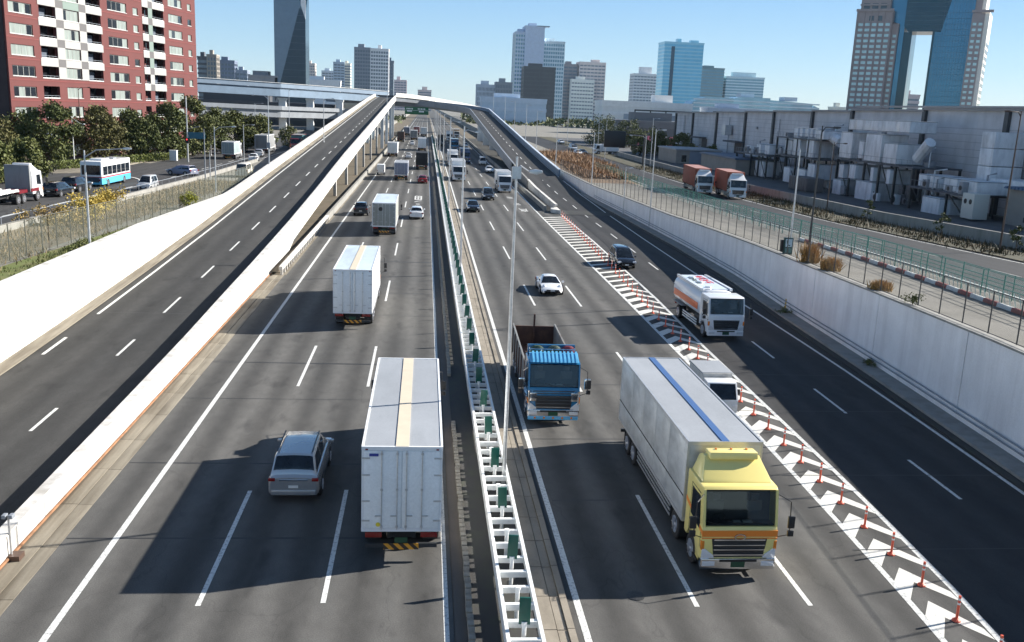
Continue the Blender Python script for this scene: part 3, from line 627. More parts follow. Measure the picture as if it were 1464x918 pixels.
        if detail:
            MB().tube([(s*hw,yf-.2,zt-.2),(s*(hw+.28),yf+.12,zt-.3),(s*(hw+.33),yf+.12,1.55),(s*hw,yf-.12,1.35)], .018, 6).build('mirror_arm', TRIM, t)
            MB().box(s*(hw+.36)-.11,s*(hw+.36)+.11,yf+.06,yf+.14,1.75,2.15).build('mirror', TRIM, t, bevel=.03)
            MB().box(s*(hw+.36)-.10,s*(hw+.36)+.10,yf+.06,yf+.14,1.48,1.68).build('mirror', TRIM, t, bevel=.03)
        MB().box(s*(hw+.0)-.05,s*(hw+.0)+.02*s,yf-.8-.0,yf-.35,.42,.5).build('step', TRIM, t)
    MB().prism([(-hw*.74,1.36),(hw*.74,1.36),(hw*.66,.74),(-hw*.66,.74)][::-1], yf-.02, yf+.015, 'y').build('grille', grille or TRIM, t, bevel=.01)
    if detail > 1:
        for s in (-1,1): MB().prism([(s*(hw-.02),.72),(s*(hw-.42),.72),(s*(hw-.40),.80),(s*(hw-.12),1.02),(s*(hw-.02),1.02)][::int(s)], yf-.02, yf+.03, 'y').build('lamp_cluster', LAMPW, t, bevel=.01)
        MB().box(-hw*.96,-hw*.62,yf+.03,yf+.06,.46,.62).build('fog_lamp', LAMPW, t, bevel=.02); MB().box(hw*.62,hw*.96,yf+.03,yf+.06,.46,.62).build('fog_lamp', LAMPW, t, bevel=.02)
    g = MB()
    for z_, d_ in ((1.30,.045),(1.13,.03),(.98,.03),(.80,.045)): g.box(-hw*.68,hw*.68,yf+.01,yf+.04,z_,z_+d_)
    g.build('grille_bar', CHROME if detail > 1 else RIM, t)
    MB().box(-hw*1.0,hw*1.0,yf-.25,yf+.05,.34,.70).build('bumper', bump or (CHROME if detail > 2 else col), t, bevel=.04)
    MB().box(-.22,.22,yf+.05,yf+.065,.42,.6).build('number_plate', PLATEG, t)
    MB().box(-hw*.5,hw*.5,yf+.045,yf+.06,.6,.68).build('bumper_slot', TRIM, t)
    if detail > 1:
        w_ = MB()
        for x in (-.75,.0,.7): w_.bar((x,yf-.04,1.80),(x+.42,yf-.07,1.92), .02, .015)
        w_.build('wiper', TRIM, t)
        w_ = MB(); 
        if deflector: 
            pr = [(yf-.62,zt),(yf-.75,zt+.1),(yf-1.35,zt+deflector),(yf-1.62,zt+deflector),(yb+.12,zt+deflector-.1),(yb+.12,zt)]
            fw_ = lambda z_: hw*(.95-.20*(z_-zt)/deflector)
            dv = MB(); dv.add([(-fw_(b_),a_,b_) for a_, b_ in pr]+[(fw_(b_),a_,b_) for a_, b_ in pr], [tuple(range(6))[::-1], tuple(range(6,12))]+[(i_,(i_+1)%6,6+(i_+1)%6,6+i_) for i_ in range(6)])
            dv.build('roof_deflector', col, t, bevel=.09)
            MB().prism([(yf-1.15,zt+deflector*.9),(yf-1.2,zt+deflector+.16),(yf-1.7,zt+deflector+.14),(yf-1.7,zt+deflector*.9)], -hw*.66, hw*.66, 'x').build('deflector_lip', col, t, bevel=.05)
    if stripe:
        MB().box(-hw-.008,hw+.008,yf-.012,yf+.01,1.42,1.62).build('front_stripe', stripe, t)
        MB().box(-hw-.008,hw+.008,yf-.012,yf+.012,1.35,1.385).build('front_stripe', stripe, t)
        for s in (-1,1):
            m = MB(); m.add([(s*(hw+.009),yf-.01,1.46),(s*(hw+.009),yf-.01,1.6),(s*(hw+.009),yf-1.9,2.0),(s*(hw+.009),yf-1.9,1.86),(s*(hw-.01),yf-.01,1.46),(s*(hw-.01),yf-.01,1.6),(s*(hw-.01),yf-1.9,2.0),(s*(hw-.01),yf-1.9,1.86)], [(0,1,2,3),(7,6,5,4),(0,4,5,1),(1,5,6,2),(2,6,7,3),(3,7,4,0)]); m.build('side_stripe', stripe, t)
    for s in (-1,1): wheel(t, s*(hw-.02), wy, .49, .28)
def chassis(t, y0, y1, axles, hw=1.2, guard=True):
    MB().box(-.45,-.32,y0,y1,.62,.9).box(.32,.45,y0,y1,.62,.9).box(-.4,.4,y0+.1,y0+.3,.6,.85).build('chassis', CHASS, t)
    for a in axles:
        for s in (-1,1): wheel(t, s*(hw-.02), a, .49, .5)
        MB().box(-hw+.1,hw-.1,a-.08,a+.08,.4,.56).build('axle', CHASS, t)
def cargo(t, y0, y1, hw, zb, zt, wall, roof, frame, stripe=None, wing=False, seams=None, doors=True, lamp=True, badge=None):
    MB().box(-hw,hw,y0,y1,zb,zt-.02).build('cargo_box', wall, t, bevel=.012)
    MB().box(-hw+.07,hw-.07,y0+.07,y1-.07,zt-.03,zt+.0).build('roof_panel', roof, t)
    f = MB()
    for s in (-1,1):
        f.box(s*hw-.05 if s > 0 else -hw-.02, hw+.02 if s > 0 else -hw+.05, y0-.012,y1+.012,zt-.1,zt+.02)
        f.box(s*hw-.05 if s > 0 else -hw-.02, hw+.02 if s > 0 else -hw+.05, y0-.010,y1+.010,zb-.03,zb+.1)
        for yy_ in (y0,y1): f.box(s*(hw-.02)-.035,s*(hw-.02)+.035,yy_-.02,yy_+.02,zb+.1,zt-.1)
    for yy_ in (y0,y1): f.box(-hw,hw,yy_-.022,yy_+.05,zt-.1,zt+.018); f.box(-hw,hw,yy_-.018,yy_+.05,zb-.03,zb+.09)
    f.build('box_frame', frame, t)
    if stripe: MB().box(-(.2 if stripe.name.startswith('cream') else .125),.2 if stripe.name.startswith('cream') else .125,y0-.0,y1+.0,zt-.02,zt+.026).build('roof_stripe', stripe, t)
    if seams:
        for s in (-1,1):
            for k in range(seams):
                yy_ = y0+.3+(y1-y0-.6)*k/seams; MB().box(s*hw-.006,s*hw+.006,yy_+.02,yy_+(y1-y0-.6)/seams-.02,zb+.85 if wing else zb+.12,zt-.12).build('side_panel', wall, t, bevel=.004)
                if wing: MB().box(s*hw-.010,s*hw+.010,yy_+.02,yy_+(y1-y0-.6)/seams-.02,zb+.1,zb+.82).build('drop_side', wall, t, bevel=.004)
            if wing:
                MB().bar((s*(hw+.01),y0,zb+.84),(s*(hw+.01),y1,zb+.84), .03, .03).build('hinge_rail', CHASS, t)
    if doors:
        for s in (-1,1):
            d = MB().box(min(s*.02,s*(hw-.06)),max(s*.02,s*(hw-.06)),y0-.035,y0-.005,zb+.1,zt-.12).build('rear_door', frame if doors == 2 else roof if doors == 3 else wall, t, bevel=.008)
            for x in (.14,.62 if hw > 1 else .4):
                r_ = MB().tube([(s*x,y0-.06,zb+.06),(s*x,y0-.06,zt-.1)], .016, 6)
                for zz in (zb+.15,(zb+zt)/2,zt-.2): r_.box(s*x-.035,s*x+.035,y0-.08,y0-.036,zz-.03,zz+.03)
                r_.box(min(s*x,s*(x+.2)),max(s*x,s*(x+.2)),y0-.085,y0-.06,zb+.5,zb+.53)
                r_.build('lock_rod', ALU, t)
            for zz in (zb+.35,zb+1.0,zt-.9,zt-.35): MB().box(min(s*(hw-.24),s*hw),max(s*(hw-.24),s*hw),y0-.05,y0-.03,zz-.025,zz+.025).build('hinge', ALU, t)
    if lamp:
        for s in (-1,1):
            MB().box(s*(hw-.36)-.26,s*(hw-.36)+.26,y0-.03,y0+.05,zb-.22,zb-.05).build('tail_light', LAMPR, t, bevel=.015)
            MB().box(s*(hw-.14)-.04,s*(hw-.14)+.04,y0-.04,y0-.02,zt-.09,zt-.05).build('marker_lamp', LAMPR, t)
            MB().box(s*(hw-.3)-.24,s*(hw-.3)+.24,y0+1.0,y0+1.02,.25,.75).build('mud_flap', TRIM, t)
        MB().box(-hw+.1,hw-.1,y0+.05,y0+.15,.42,.55).build('rear_bumper', DSTEEL, t)
        HZ = hazard(); MB().box(-.55,.55,y0+.03,y0+.05,.36,.56).build('hazard_board', HZ, t)
        MB().box(-.2,.2,y0-.0,y0+.02,.6,.78).build('number_plate', PLATEG, t)
def hazard():
    if 'hazard_stripes' in MATS: return MATS['hazard_stripes']
    m, n, b, v = newmat('hazard_stripes', .5)
    s = n.nodes.new('ShaderNodeSeparateXYZ'); lnk(n, v, s.inputs[0]); a = n.nodes.new('ShaderNodeMath'); a.operation = 'ADD'; lnk(n, s.outputs[0], a.inputs[0]); lnk(n, s.outputs[2], a.inputs[1])
    w = n.nodes.new('ShaderNodeMath'); w.operation = 'FRACT'; k = n.nodes.new('ShaderNodeMath'); k.operation = 'MULTIPLY'; k.inputs[1].default_value = 3.2; lnk(n, a.outputs[0], k.inputs[0]); lnk(n, k.outputs[0], w.inputs[0])
    lnk(n, ramp(n, w.outputs[0], [(.48, (.75,.33,.03)), (.52, (.05,.03,.02))]), b.inputs['Base Color']); return m
def side_guard(t, y0, y1, hw, m=ALU):
    for s in (-1,1):
        for k in range(3): MB().box(s*(hw-.05)-.015,s*(hw-.05)+.015,y0,y1,.42+k*.17,.5+k*.17).build('side_guard', m, t)
        g = MB()
        for y in rng(y0,y1,1.4): g.box(s*(hw-.08)-.015,s*(hw-.08)+.015,y-.03,y+.03,.4,.95)
        g.build('guard_bracket', CHASS, t)
def box_truck(label, x, yrear, L, hw, zt, cabcol, wall, roof, frame, rot=0, stripe=None, wing=False, seams=None, detail=2, deflector=.5, cabL=2.1, stripe2=None, bump=None, zb=1.02, doors=True, group=None, name='box_truck', z=0, zcab=2.85):
    """rear (rot 0) or front (rot pi) nearest the camera at y = yrear"""
    total = L+cabL+.12; yc = yrear+total/2
    t = thing(name, label, 'truck', (x,yc,z), rot, group)
    y0 = -total/2; yf = total/2
    cargo(t, y0, y0+L, hw, zb, zt, wall, roof, frame, stripe, wing, seams, doors)
    axles = [y0+1.7,y0+2.85] if L > 8 else [y0+1.9]
    if L > 9: axles.append(yf-2.9)
    chassis(t, y0+.3, yf-.6, axles, hw)
    cabshape(t, yf, cabL, cabcol, hw-.05, zcab, .5, stripe2, deflector, detail, bump=bump)
    if L > 5: side_guard(t, axles[1]+.7 if L > 8 else axles[0]+.7, (axles[-1] if L > 9 else yf-1.2)-.8, hw)
    if L > 8:
        for s in (-1,1): MB().tube([(s*.82,y0+L*.62,.72),(s*.82,y0+L*.62+1.1,.72)], .28, 12).build('fuel_tank', ALU, t)
    return t
# ---- truck finishes
ALUP = stained('aluminium_box_panel', (.60,.62,.63), (.33,.35,.36), (.3,.6,1), 1.2, .7, .42, .35, .7); ALUP.node_tree.nodes['Principled BSDF'].inputs['Metallic'].default_value = .35
ROOFA = stained('aluminium_roof', (.50,.52,.55), (.38,.40,.42), (1,.2,1), 1.2, .6, .5); WBOX = stained('white_box_panel', (.82,.84,.84), (.66,.68,.67), (1,.4,.3), 1.2, .5, .45)
ROOFB = stained('pale_blue_roof', (.52,.60,.66), (.4,.46,.5), (1,.15,1), 1.2, .6, .5)
STCR = mat('cream_skylight', (.62,.53,.40), .5, 0, .06, 2); STBL = mat('blue_stripe', (.08,.18,.42), .5, 0, .06, 2)
FRW = mat('white_frame', (.75,.76,.77), .4, 0, .04, 3); FRA = mat('aluminium_frame', (.5,.51,.52), .4, .5, .08, 3)
YEL = mat('pale_yellow_paint', (.84,.70,.24), .3, 0, .03, 1.5, 0, .5); ORS = mat('orange_stripe', (.85,.24,.03), .35)
BLUE = mat('bright_blue_paint', (.02,.20,.42), .25, 0, .08, 2, 0, .6); LBLUE = mat('light_blue_ribbed_visor', (.12,.42,.68), .3, 0, .05, 2, 0, .5)
RUST = stained('rusty_brown_steel', (.10,.05,.04), (.2,.1,.06), (1,1,1), 2, .8)
SILV = mat('silver_grey_car_paint', (.60,.61,.62), .3, .45, .03, 2, 0, .6); BLK = mat('black_car_paint', (.012,.014,.02), .15, .0, 0, 1, 0, 1.)
DKG = mat('dark_grey_car_paint', (.05,.055,.065), .25, .3, 0, 1, 0, .8); RED = mat('red_car_paint', (.35,.01,.015), .2, 0, 0, 1, 0, .8); WCAR = mat('white_car_paint', (.78,.79,.8), .2, 0, 0, 1, 0, .8)
NAVY = mat('dark_blue_paint', (.015,.04,.14), .25, 0, .05, 2, 0, .6); BLKB = mat('black_tarpaulin', (.018,.018,.02), .7, 0, .3, 2)
LILAC = mat('lilac_grey_panel', (.33,.36,.47), .5, 0, .1, 2); GREYBX = stained('grey_box_panel', (.34,.35,.36), (.2,.2,.2), (1,1,.3), 1.5, .6)
COVR = stained('weathered_grey_container', (.46,.48,.44), (.28,.28,.26), (1,1,.3), 1.4, .7)
ORC = stained('orange_red_container', (.40,.10,.055), (.2,.06,.04), (1,1,.3), 1, .5)
SILV_D = mat('dark_silver_car_paint', (.46,.47,.48), .25, .6, .03, 2, 0, .6)
# northbound, seen from behind
t = box_truck('large white box truck with pale roof and cream centre strip, nearest on the left', -.52, 27.05, 10.2, 1.22, 3.78, WPAINT, WBOX, ROOFA, FRW, stripe=STCR, seams=5, doors=True)
MB().box(-1.0,-.72,-6.28,-6.24,3.5,3.58).build('blue_badge', mat('blue_badge_print', (.05,.08,.4), .4), t)
MB().tube([(-.72,-6.20,1.24),(-.72,-6.26,1.24)], .07, 12).build('yellow_sticker', mat('yellow_sticker_print', (.75,.6,.05), .4), t)
box_truck('white box truck with pale blue roof and cream strip, second along the northbound road', -4.37, 57.9, 10.2, 1.2, 3.78, WPAINT, WBOX, ROOFB, FRW, stripe=STCR, seams=5)
t = box_truck('weathered container truck with pale blue roof behind the dark car', -4.3, 100.6, 10.2, 1.24, 3.55, WPAINT, COVR, ROOFB, FRW, seams=4)
MB().tube([(-.35,-6.20,2.9),(-.35,-6.27,2.9)], .22, 14).build('round_dark_badge', TRIM, t)
box_truck('lilac grey box truck beside the small white van', -4.45, 175.5, 8.0, 1.24, 3.3, WPAINT, LILAC, ROOFA, FRW, detail=0)
box_truck('black tarpaulin truck close to the central reservation', -.78, 206, 8.5, 1.25, 3.7, BLK, BLKB, BLKB, TRIM, detail=0, doors=False)
t = box_truck('white box truck following the far left lane past the small van', -8.75, 253, 8.0, 1.3, 3.7, WPAINT, WBOX, ROOFA, FRW, detail=0)
box_truck('white container truck straight ahead of the black tarpaulin truck', -1.1, 290, 9.5, 1.25, 3.8, WPAINT, WBOX, ROOFA, FRW, detail=0)
box_truck('dark brown box truck far up the left lane', -9.2, 352, 8.5, 1.25, 3.7, DKG, RUST, BLKB, TRIM, detail=0, doors=False)
box_truck('pale grey box truck with red cab far up the middle lane', -4.7, 378, 9, 1.3, 3.7, RED, GREYBX, ROOFA, FRW, detail=0)
box_truck('red and white lorry under the flyover', -4.4, 440, 9, 1.3, 3.8, RED, mat('faded_red_panel', (.3,.06,.06), .5), ROOFA, FRW, detail=0)
box_truck('pale tall container lorry under the flyover beside the median', -1.0, 425, 9, 1.3, 3.8, WPAINT, WBOX, ROOFA, FRW, detail=0)
box_truck('blue grey lorry on the far left lane under the flyover', -8.6, 430, 9, 1.3, 3.6, NAVY, LILAC, ROOFA, FRW, detail=0)
t = thing('small_van', 'small white boxy van in the far left lane before the lilac truck', 'van', (-8.75,189.2,0)); 
MB().box(-.75,.75,-1.6,.6,.5,2.05).build('cargo_box', WBOX, t, bevel=.03)
MB().prism([(.6,.45),(1.7,.45),(1.75,.95),(1.25,1.75),(.6,1.8)], -.74, .74, 'x').build('cab', WPAINT, t, bevel=.04)
MB().prism([(1.70,1.05),(1.76,1.05),(1.34,1.68),(1.28,1.68)], -.62, .62, 'x').build('windscreen', GLASS, t)
for s in (-1,1):
    for yy_ in (-1.0,1.1): wheel(t, s*.76, yy_, .3, .2)
    MB().box(s*.62-.06,s*.62+.06,-1.63,-1.6,.7,.95).build('tail_light', LAMPR, t)
t = car('minivan', 'silver people carrier with roof rails in the truck shadow', SILV_D, -4.42, 33.75)
MB().box(-.5,.5,-2.43,-2.38,.86,.9).build('chrome_trim', CHROME, t)
car('suv', 'dark grey car at the left edge beside the container truck', DKG, -7.95, 120.3)
car('wagon', 'white hatchback near the central reservation, ahead of the road lettering', WCAR, -.95, 118.4)
car('sedan', 'red car next to the central reservation', RED, -.45, 172.4)
car('sedan', 'white saloon far ahead in the middle lane, before the dark brown truck', WCAR, -4.4, 249.5)
car('wagon', 'white estate car beside the tall container truck', WCAR, -4.6, 330)
car('suv', 'black four-wheel drive just left of the median, far ahead', BLK, -.9, 322)
car('sedan', 'white saloon ahead of the black four-wheel drive', WCAR, -.9, 352)
car('sedan', 'dark saloon under the near edge of the flyover', DKG, -1.0, 385)
# southbound, seen from the front
PI = math.pi
t = box_truck('aluminium wing-body truck with pale yellow cab and blue roof stripe', 9.9, 25.75, 10.3, 1.24, 3.75, YEL, ALUP, ROOFA, FRA, rot=PI, stripe=STBL, wing=True, seams=5, detail=3, deflector=.62, cabL=1.95, stripe2=ORS, zcab=2.93)
for x in (-.5,0,.5): MB().box(x-.03,x+.03,4.62,4.7,3.62,3.74).build('marker_lamp', LAMPO, t, bevel=.01)
ew = MB()
for k in range(12):
    a, b2 = k*PI/6, (k+1)*PI/6; ew.bar((math.cos(a)*.17,6.225,1.42+math.sin(a)*.09),(math.cos(b2)*.17,6.225,1.42+math.sin(b2)*.09), .03, .03)
ew.build('grille_emblem', CHROME, t)
tank_white = mat('gloss_white_tank', (.74,.75,.77), .2, 0, .03, 2, 0, .6); TORG = mat('orange_band', (.72,.14,.04), .35); TRED = mat('red_lettering', (.6,.02,.05), .5); TGRY = mat('grey_green_lettering', (.12,.2,.17), .5)
def text(parent, body, size, loc, rot, m, name='lettering', sx=1):
    cu = bpy.data.curves.new(name, 'FONT'); cu.body = body; cu.size = size; cu.align_x = 'CENTER'; cu.align_y = 'CENTER'; cu.extrude = .004; cu.resolution_u = 2
    o = bpy.data.objects.new(name, cu); COL.objects.link(o); dg = bpy.context.evaluated_depsgraph_get(); me = bpy.data.meshes.new_from_object(o.evaluated_get(dg)); bpy.data.objects.remove(o)
    me.materials.clear(); me.materials.append(m); q = link(name, me, parent, loc); q.rotation_euler = rot; q.scale = (sx,1,1); return q
# tanker
t = thing('tanker_truck', 'white fuel tanker with orange side band and red roof lettering', 'truck', (19.25,60.5,0), PI+.03)
cabshape(t, 4.0, 1.9, WPAINT, 1.18, 2.8, .5, None, 0, 2)
prof = []
for k in range(20):
    a = 2*PI*k/20; ca, sa = math.cos(a), math.sin(a)
    prof.append((math.copysign(abs(ca)**.55, ca)*1.19, 1.98+math.copysign(abs(sa)**.6, sa)*.92))
MB().loft([[(p[0]*f, y, 1.98+(p[1]-1.98)*f) for p in prof] for y, f in ((-3.95,.9),(-3.85,1),(1.8,1),(1.92,.93))]).build('tank', tank_white, t, smooth=True, ang=40)
for s in (-1,1):
    MB().box(s*1.2-.012,s*1.2+.012,-3.7,1.65,1.55,2.0).build('side_band', TORG, t, bevel=.008)
    MB().box(s*1.0-.09,s*1.0+.09,-3.7,1.7,2.8,2.98).build('roof_rail', tank_white, t, bevel=.02)
    MB().box(s*.85-.3,s*.85+.3,-3.9,-1.9,1.02,1.1).build('mudguard', GREYBX, t, bevel=.02)
MB().box(-.8,.8,-3.7,1.6,2.86,2.915).build('roof_walkway', tank_white, t)
for yy_ in (-2.6,-.8,1.0): MB().tube([(.35,yy_,2.9),(.35,yy_,3.02)], [.24,.2], 14).build('manhole_cover', tank_white, t, smooth=True)
for (cx, y0_, n_, sz, mm, sd_) in ((-.28,-3.0,4,.62,TRED,3),(.45,-2.6,6,.36,TGRY,8)):
    R_ = random.Random(sd_); m = MB()
    for k in range(n_):
        yc_ = y0_+k*sz*1.15
        for (a, b2, c2, d) in R_.sample([(-.5,.5,.5,.5),(-.5,0,.5,0),(0,.5,0,-.5),(-.4,.4,.4,-.5),(.4,.4,-.4,-.5),(-.5,-.45,.5,-.45),(-.3,.2,-.3,-.5),(.35,.5,.35,-.2)], 4):
            m.bar((cx+b2*sz,yc_+a*sz,2.925),(cx+d*sz,yc_+c2*sz,2.925), sz*.13, .012)
    m.build('roof_lettering', mm, t)
chassis(t, -3.7, 3.4, [-2.6], 1.18); side_guard(t, -1.7, 1.4, 1.15, WSTEEL)
MB().tube([(.6,.2,.8),(.6,1.3,.8)], .3, 12).build('fuel_tank', CHASS, t)
for s in (-1,1): MB().box(s*.8-.2,s*.8+.2,-3.98,-3.92,.8,.95).build('tail_light', LAMPR, t)
# blue tipper
t = thing('dump_truck', 'bright blue tipper truck with chrome grille and brown open bed', 'truck', (6.13,45.3,0), PI-.02)
cabshape(t, 5.2, 2.0, BLUE, 1.19, 2.85, .5, None, 0, 3)
m = MB()
for k in range(12): m.prism([(4.78+.0,2.98),(4.3,3.22),(4.3,3.14),(4.95,2.86)], -1.08+k*.18, -1.08+k*.18+.1, 'x')
m.prism([(4.75,2.93),(4.28,3.14),(4.28,3.0),(4.9,2.84)], -1.12, 1.12, 'x'); m.build('sun_visor', LBLUE, t)
MB().box(-1.12,1.12,3.3,3.42,2.85,3.3).build('roof_board', BLUE, t, bevel=.03)
m = MB()
for x in (-1.05,-.5,0,.5,1.05): m.tube([(x,3.9,2.85),(x,3.9,3.2)], .02, 6)
m.tube([(-1.05,3.9,3.2),(1.05,3.9,3.2)], .025, 6).tube([(-1.05,3.5,3.2),(-1.05,3.9,3.2)], .02, 6).tube([(1.05,3.5,3.2),(1.05,3.9,3.2)], .02, 6); m.build('roof_rack', CHROME, t)
for x, mm in ((-.75,'muted_red_bag'),(-.1,'grey_green_bag'),(.7,'dark_green_bag')):
    colr = {'muted_red_bag':(.3,.05,.07),'grey_green_bag':(.12,.16,.12),'dark_green_bag':(.06,.12,.08)}[mm]
    MB().loft([[(x+math.cos(a)*r_,3.62+math.sin(a)*.1*r_/.3,zz) for a in [k*PI/4 for k in range(8)]] for zz, r_ in ((2.86,.24),(3.0,.32),(3.2,.3),(3.3,.15))]).build('tarpaulin_roll', mat(mm, colr, .8, 0, .3, 5), t, smooth=True)
m = MB().box(-1.2,-1.12,-5.0,2.95,.95,2.35).box(1.12,1.2,-5.0,2.95,.95,2.35); m.build('bed_side', stained('grey_bed_side', (.3,.31,.31), (.14,.1,.08), (1,.6,1), 1.5, .8), t)
MB().box(-1.12,1.12,-5.0,2.95,.95,1.1).build('bed_floor', RUST, t); MB().box(-1.2,1.2,2.95,3.1,.95,2.85).build('headboard', RUST, t, bevel=.02); MB().box(-1.12,1.12,-5.08,-5.0,.95,2.2).build('tailgate', RUST, t)
m = MB()
for y in (-4,-2.6,-1.2,.2,1.6): m.box(-1.26,-1.2,y-.05,y+.05,.95,2.3); m.box(1.2,1.26,y-.05,y+.05,.95,2.3)
m.build('bed_rib', RUST, t); MB().box(-.05,.05,-4.95,-4.85,1.1,2.9).build('post', RUST, t)
chassis(t, -4.6, 4.6, [-3.7,-2.4], 1.18); side_guard(t, -1.6, 1.6, 1.18, CHROME)
for s in (-1,1):
    MB().tube([(s*1.12,5.2,.95),(s*1.14,5.22,1.6)], .05, 8).build('chrome_trim', CHROME, t)
    MB().box(s*1.5-.14,s*1.5+.14,5.2,5.3,1.7,2.2).build('mirror', CHROME, t, bevel=.04)
MB().box(-1.15,1.15,5.1,5.27,.22,.4).build('bumper_skirt', LBLUE, t, bevel=.03)
for z_ in (1.45,1.56): MB().box(-.95,.95,5.19,5.235,z_,z_+.04).build('chrome_trim', CHROME, t)
for k in range(5):
    x = -.85+k*.42; MB().tube([(x,5.25,.33),(x,5.29,.33)], .05, 8).build('marker_lamp', LAMPO, t)
for s in (-1,1):
    MB().box(s*.95-.16,s*.95+.16,5.2,5.24,1.1,1.5).build('chrome_panel', CHROME, t, bevel=.03); MB().box(s*1.22-.04,s*1.22+.04,3.6,4.9,1.0,1.25).build('chrome_panel', CHROME, t)
MB().tube([(-.4,-.4,.85),(-.4,.9,.85)], .3, 10).build('air_tank', CHROME, t)
# little flatbed with box, mostly hidden by the wing-body truck
t = thing('light_truck', 'small white light truck with a box body behind the aluminium truck', 'truck', (14.2,42.5,0), PI)
MB().box(-.72,.72,-1.75,.55,.75,2.0).build('cargo_box', stained('dirty_white_cover', (.6,.58,.54), (.35,.33,.3), (1,1,1), 2, .6), t, bevel=.02)
MB().box(-.74,.74,-1.7,.5,1.97,2.03).build('roof_panel', ROOFA, t)
MB().prism([(.62,.4),(1.72,.4),(1.76,1.0),(1.35,1.78),(.62,1.82)], -.71, .71, 'x').build('cab', WPAINT, t, bevel=.04)
MB().prism([(1.70,1.08),(1.75,1.06),(1.39,1.73),(1.34,1.73)], -.62, .62, 'x').build('windscreen', GLASS, t)
for s in (-1,1):
    MB().box(s*.71-.01,s*.71+.012,.8,1.35,1.1,1.65).build('side_window', GLASS, t)
    MB().box(s*.55-.1,s*.55+.1,1.72,1.78,.65,.8).build('headlight', LAMPW, t); MB().box(s*.82-.07,s*.82+.07,1.3,1.36,1.2,1.45).build('door_mirror', TRIM, t)
    for yy_ in (-1.1,1.1): wheel(t, s*.72, yy_, .28, .2)
car('sports', 'white low sports coupe alone in the middle lane', WCAR, 9.97, 72.0, rot=PI)
car('minivan', 'black people carrier on the slip road beside the chevrons', BLK, 18.6, 85.4, rot=PI)
car('sedan', 'black taxi saloon nearest the median behind the sports car', BLK, 6.6, 128.2, rot=PI, plate=PLATEG)
car('minivan', 'dark navy people carrier behind the black taxi', DKG, 9.8, 145.5, rot=PI)
box_truck('white box truck emerging from the flyover shadow beside the merge', 13.4, 157, 6.5, 1.15, 3.4, WPAINT, WBOX, ROOFA, FRW, rot=PI, detail=1)
box_truck('white box truck in the lane next to the median', 6.4, 178, 9, 1.25, 3.75, WPAINT, WBOX, ROOFA, FRW, rot=PI, detail=1)
box_truck('white lorry behind another in the lane next to the median', 6.5, 222, 8.5, 1.2, 3.5, WPAINT, WBOX, ROOFA, FRW, rot=PI, detail=1)
box_truck('dark blue lorry in the middle southbound lane', 9.9, 235, 8.5, 1.25, 3.5, NAVY, NAVY, NAVY, NAVY, rot=PI, detail=0)
box_truck('blue lorry further back behind the dark blue one', 9.2, 300, 9, 1.25, 3.6, BLUE, NAVY, NAVY, NAVY, rot=PI, detail=0)
box_truck('black lorry close to the median far up the southbound side', 5.4, 330, 9, 1.25, 3.8, BLK, BLKB, BLKB, TRIM, rot=PI, detail=0)
car('van', 'silver van in the flyover shade', SILV, 14.0, 232, rot=PI)
car('sedan', 'white saloon in the flyover shade', WCAR, 14.0, 206, rot=PI)
car('wagon', 'white hatchback far up the outer southbound lane', WCAR, 13.8, 330, rot=PI)
box_truck('white lorry far under the flyover on the southbound side', 9.5, 380, 9, 1.25, 3.8, WPAINT, WBOX, ROOFA, FRW, rot=PI, detail=0)
box_truck('beige lorry far under the flyover on the outer lane', 13.6, 420, 9, 1.25, 3.8, WPAINT, mat('beige_panel', (.5,.36,.25), .6), ROOFA, FRW, rot=PI, detail=0)
# left street
z = zl
t = car('wagon', 'black car behind the red and white tractor unit', BLK, -37.6, 100.3, z(99), -.05, name='car'); 
car('suv', 'black car just behind the bus', BLK, -38.0, 106.6, z(106), -.05)
car('kei', 'silver hatchback in the near street lane beyond the mesh fence', SILV, -31.6, 110.8, z(110), PI-.03)
car('wagon', 'dark blue and white car turning by the street island', mat('two_tone_blue_paint', (.28,.30,.42), .25, 0, 0, 1, 0, .6), -34.3, 137, z(137), PI/2-.5)
car('van', 'cream van parked by the end of the mesh fence', mat('cream_van_paint', (.6,.55,.48), .35, 0, .05, 2), -25.9, 138.5, z(138), 0)
car('sedan', 'white saloon waiting on the left street by the small box truck', WCAR, -31.2, 176, z(176), .1)
car('sedan', 'grey saloon waiting on the left street past the box truck', SILV, -33.0, 192, z(192), .1)
t = box_truck('pale teal backed small box truck on the left street', -36, 177, 5.5, 1.1, 3.2, WPAINT, stained('pale_teal_panel', (.4,.5,.52), (.3,.3,.3)), ROOFA, FRW, detail=0, z=z(178))
t = box_truck('grey canvas box truck further along the left street', -34.3, 202, 9.5, 1.25, 3.8, WPAINT, GREYBX, GREYBX, FRW, detail=0, z=z(202), doors=False)
t = box_truck('red and teal lorry at the end of the left street', -29.0, 215, 8, 1.25, 3.6, RED, mat('teal_panel', (.05,.25,.28), .5), GREYBX, RED, rot=PI, detail=0, z=z(215))
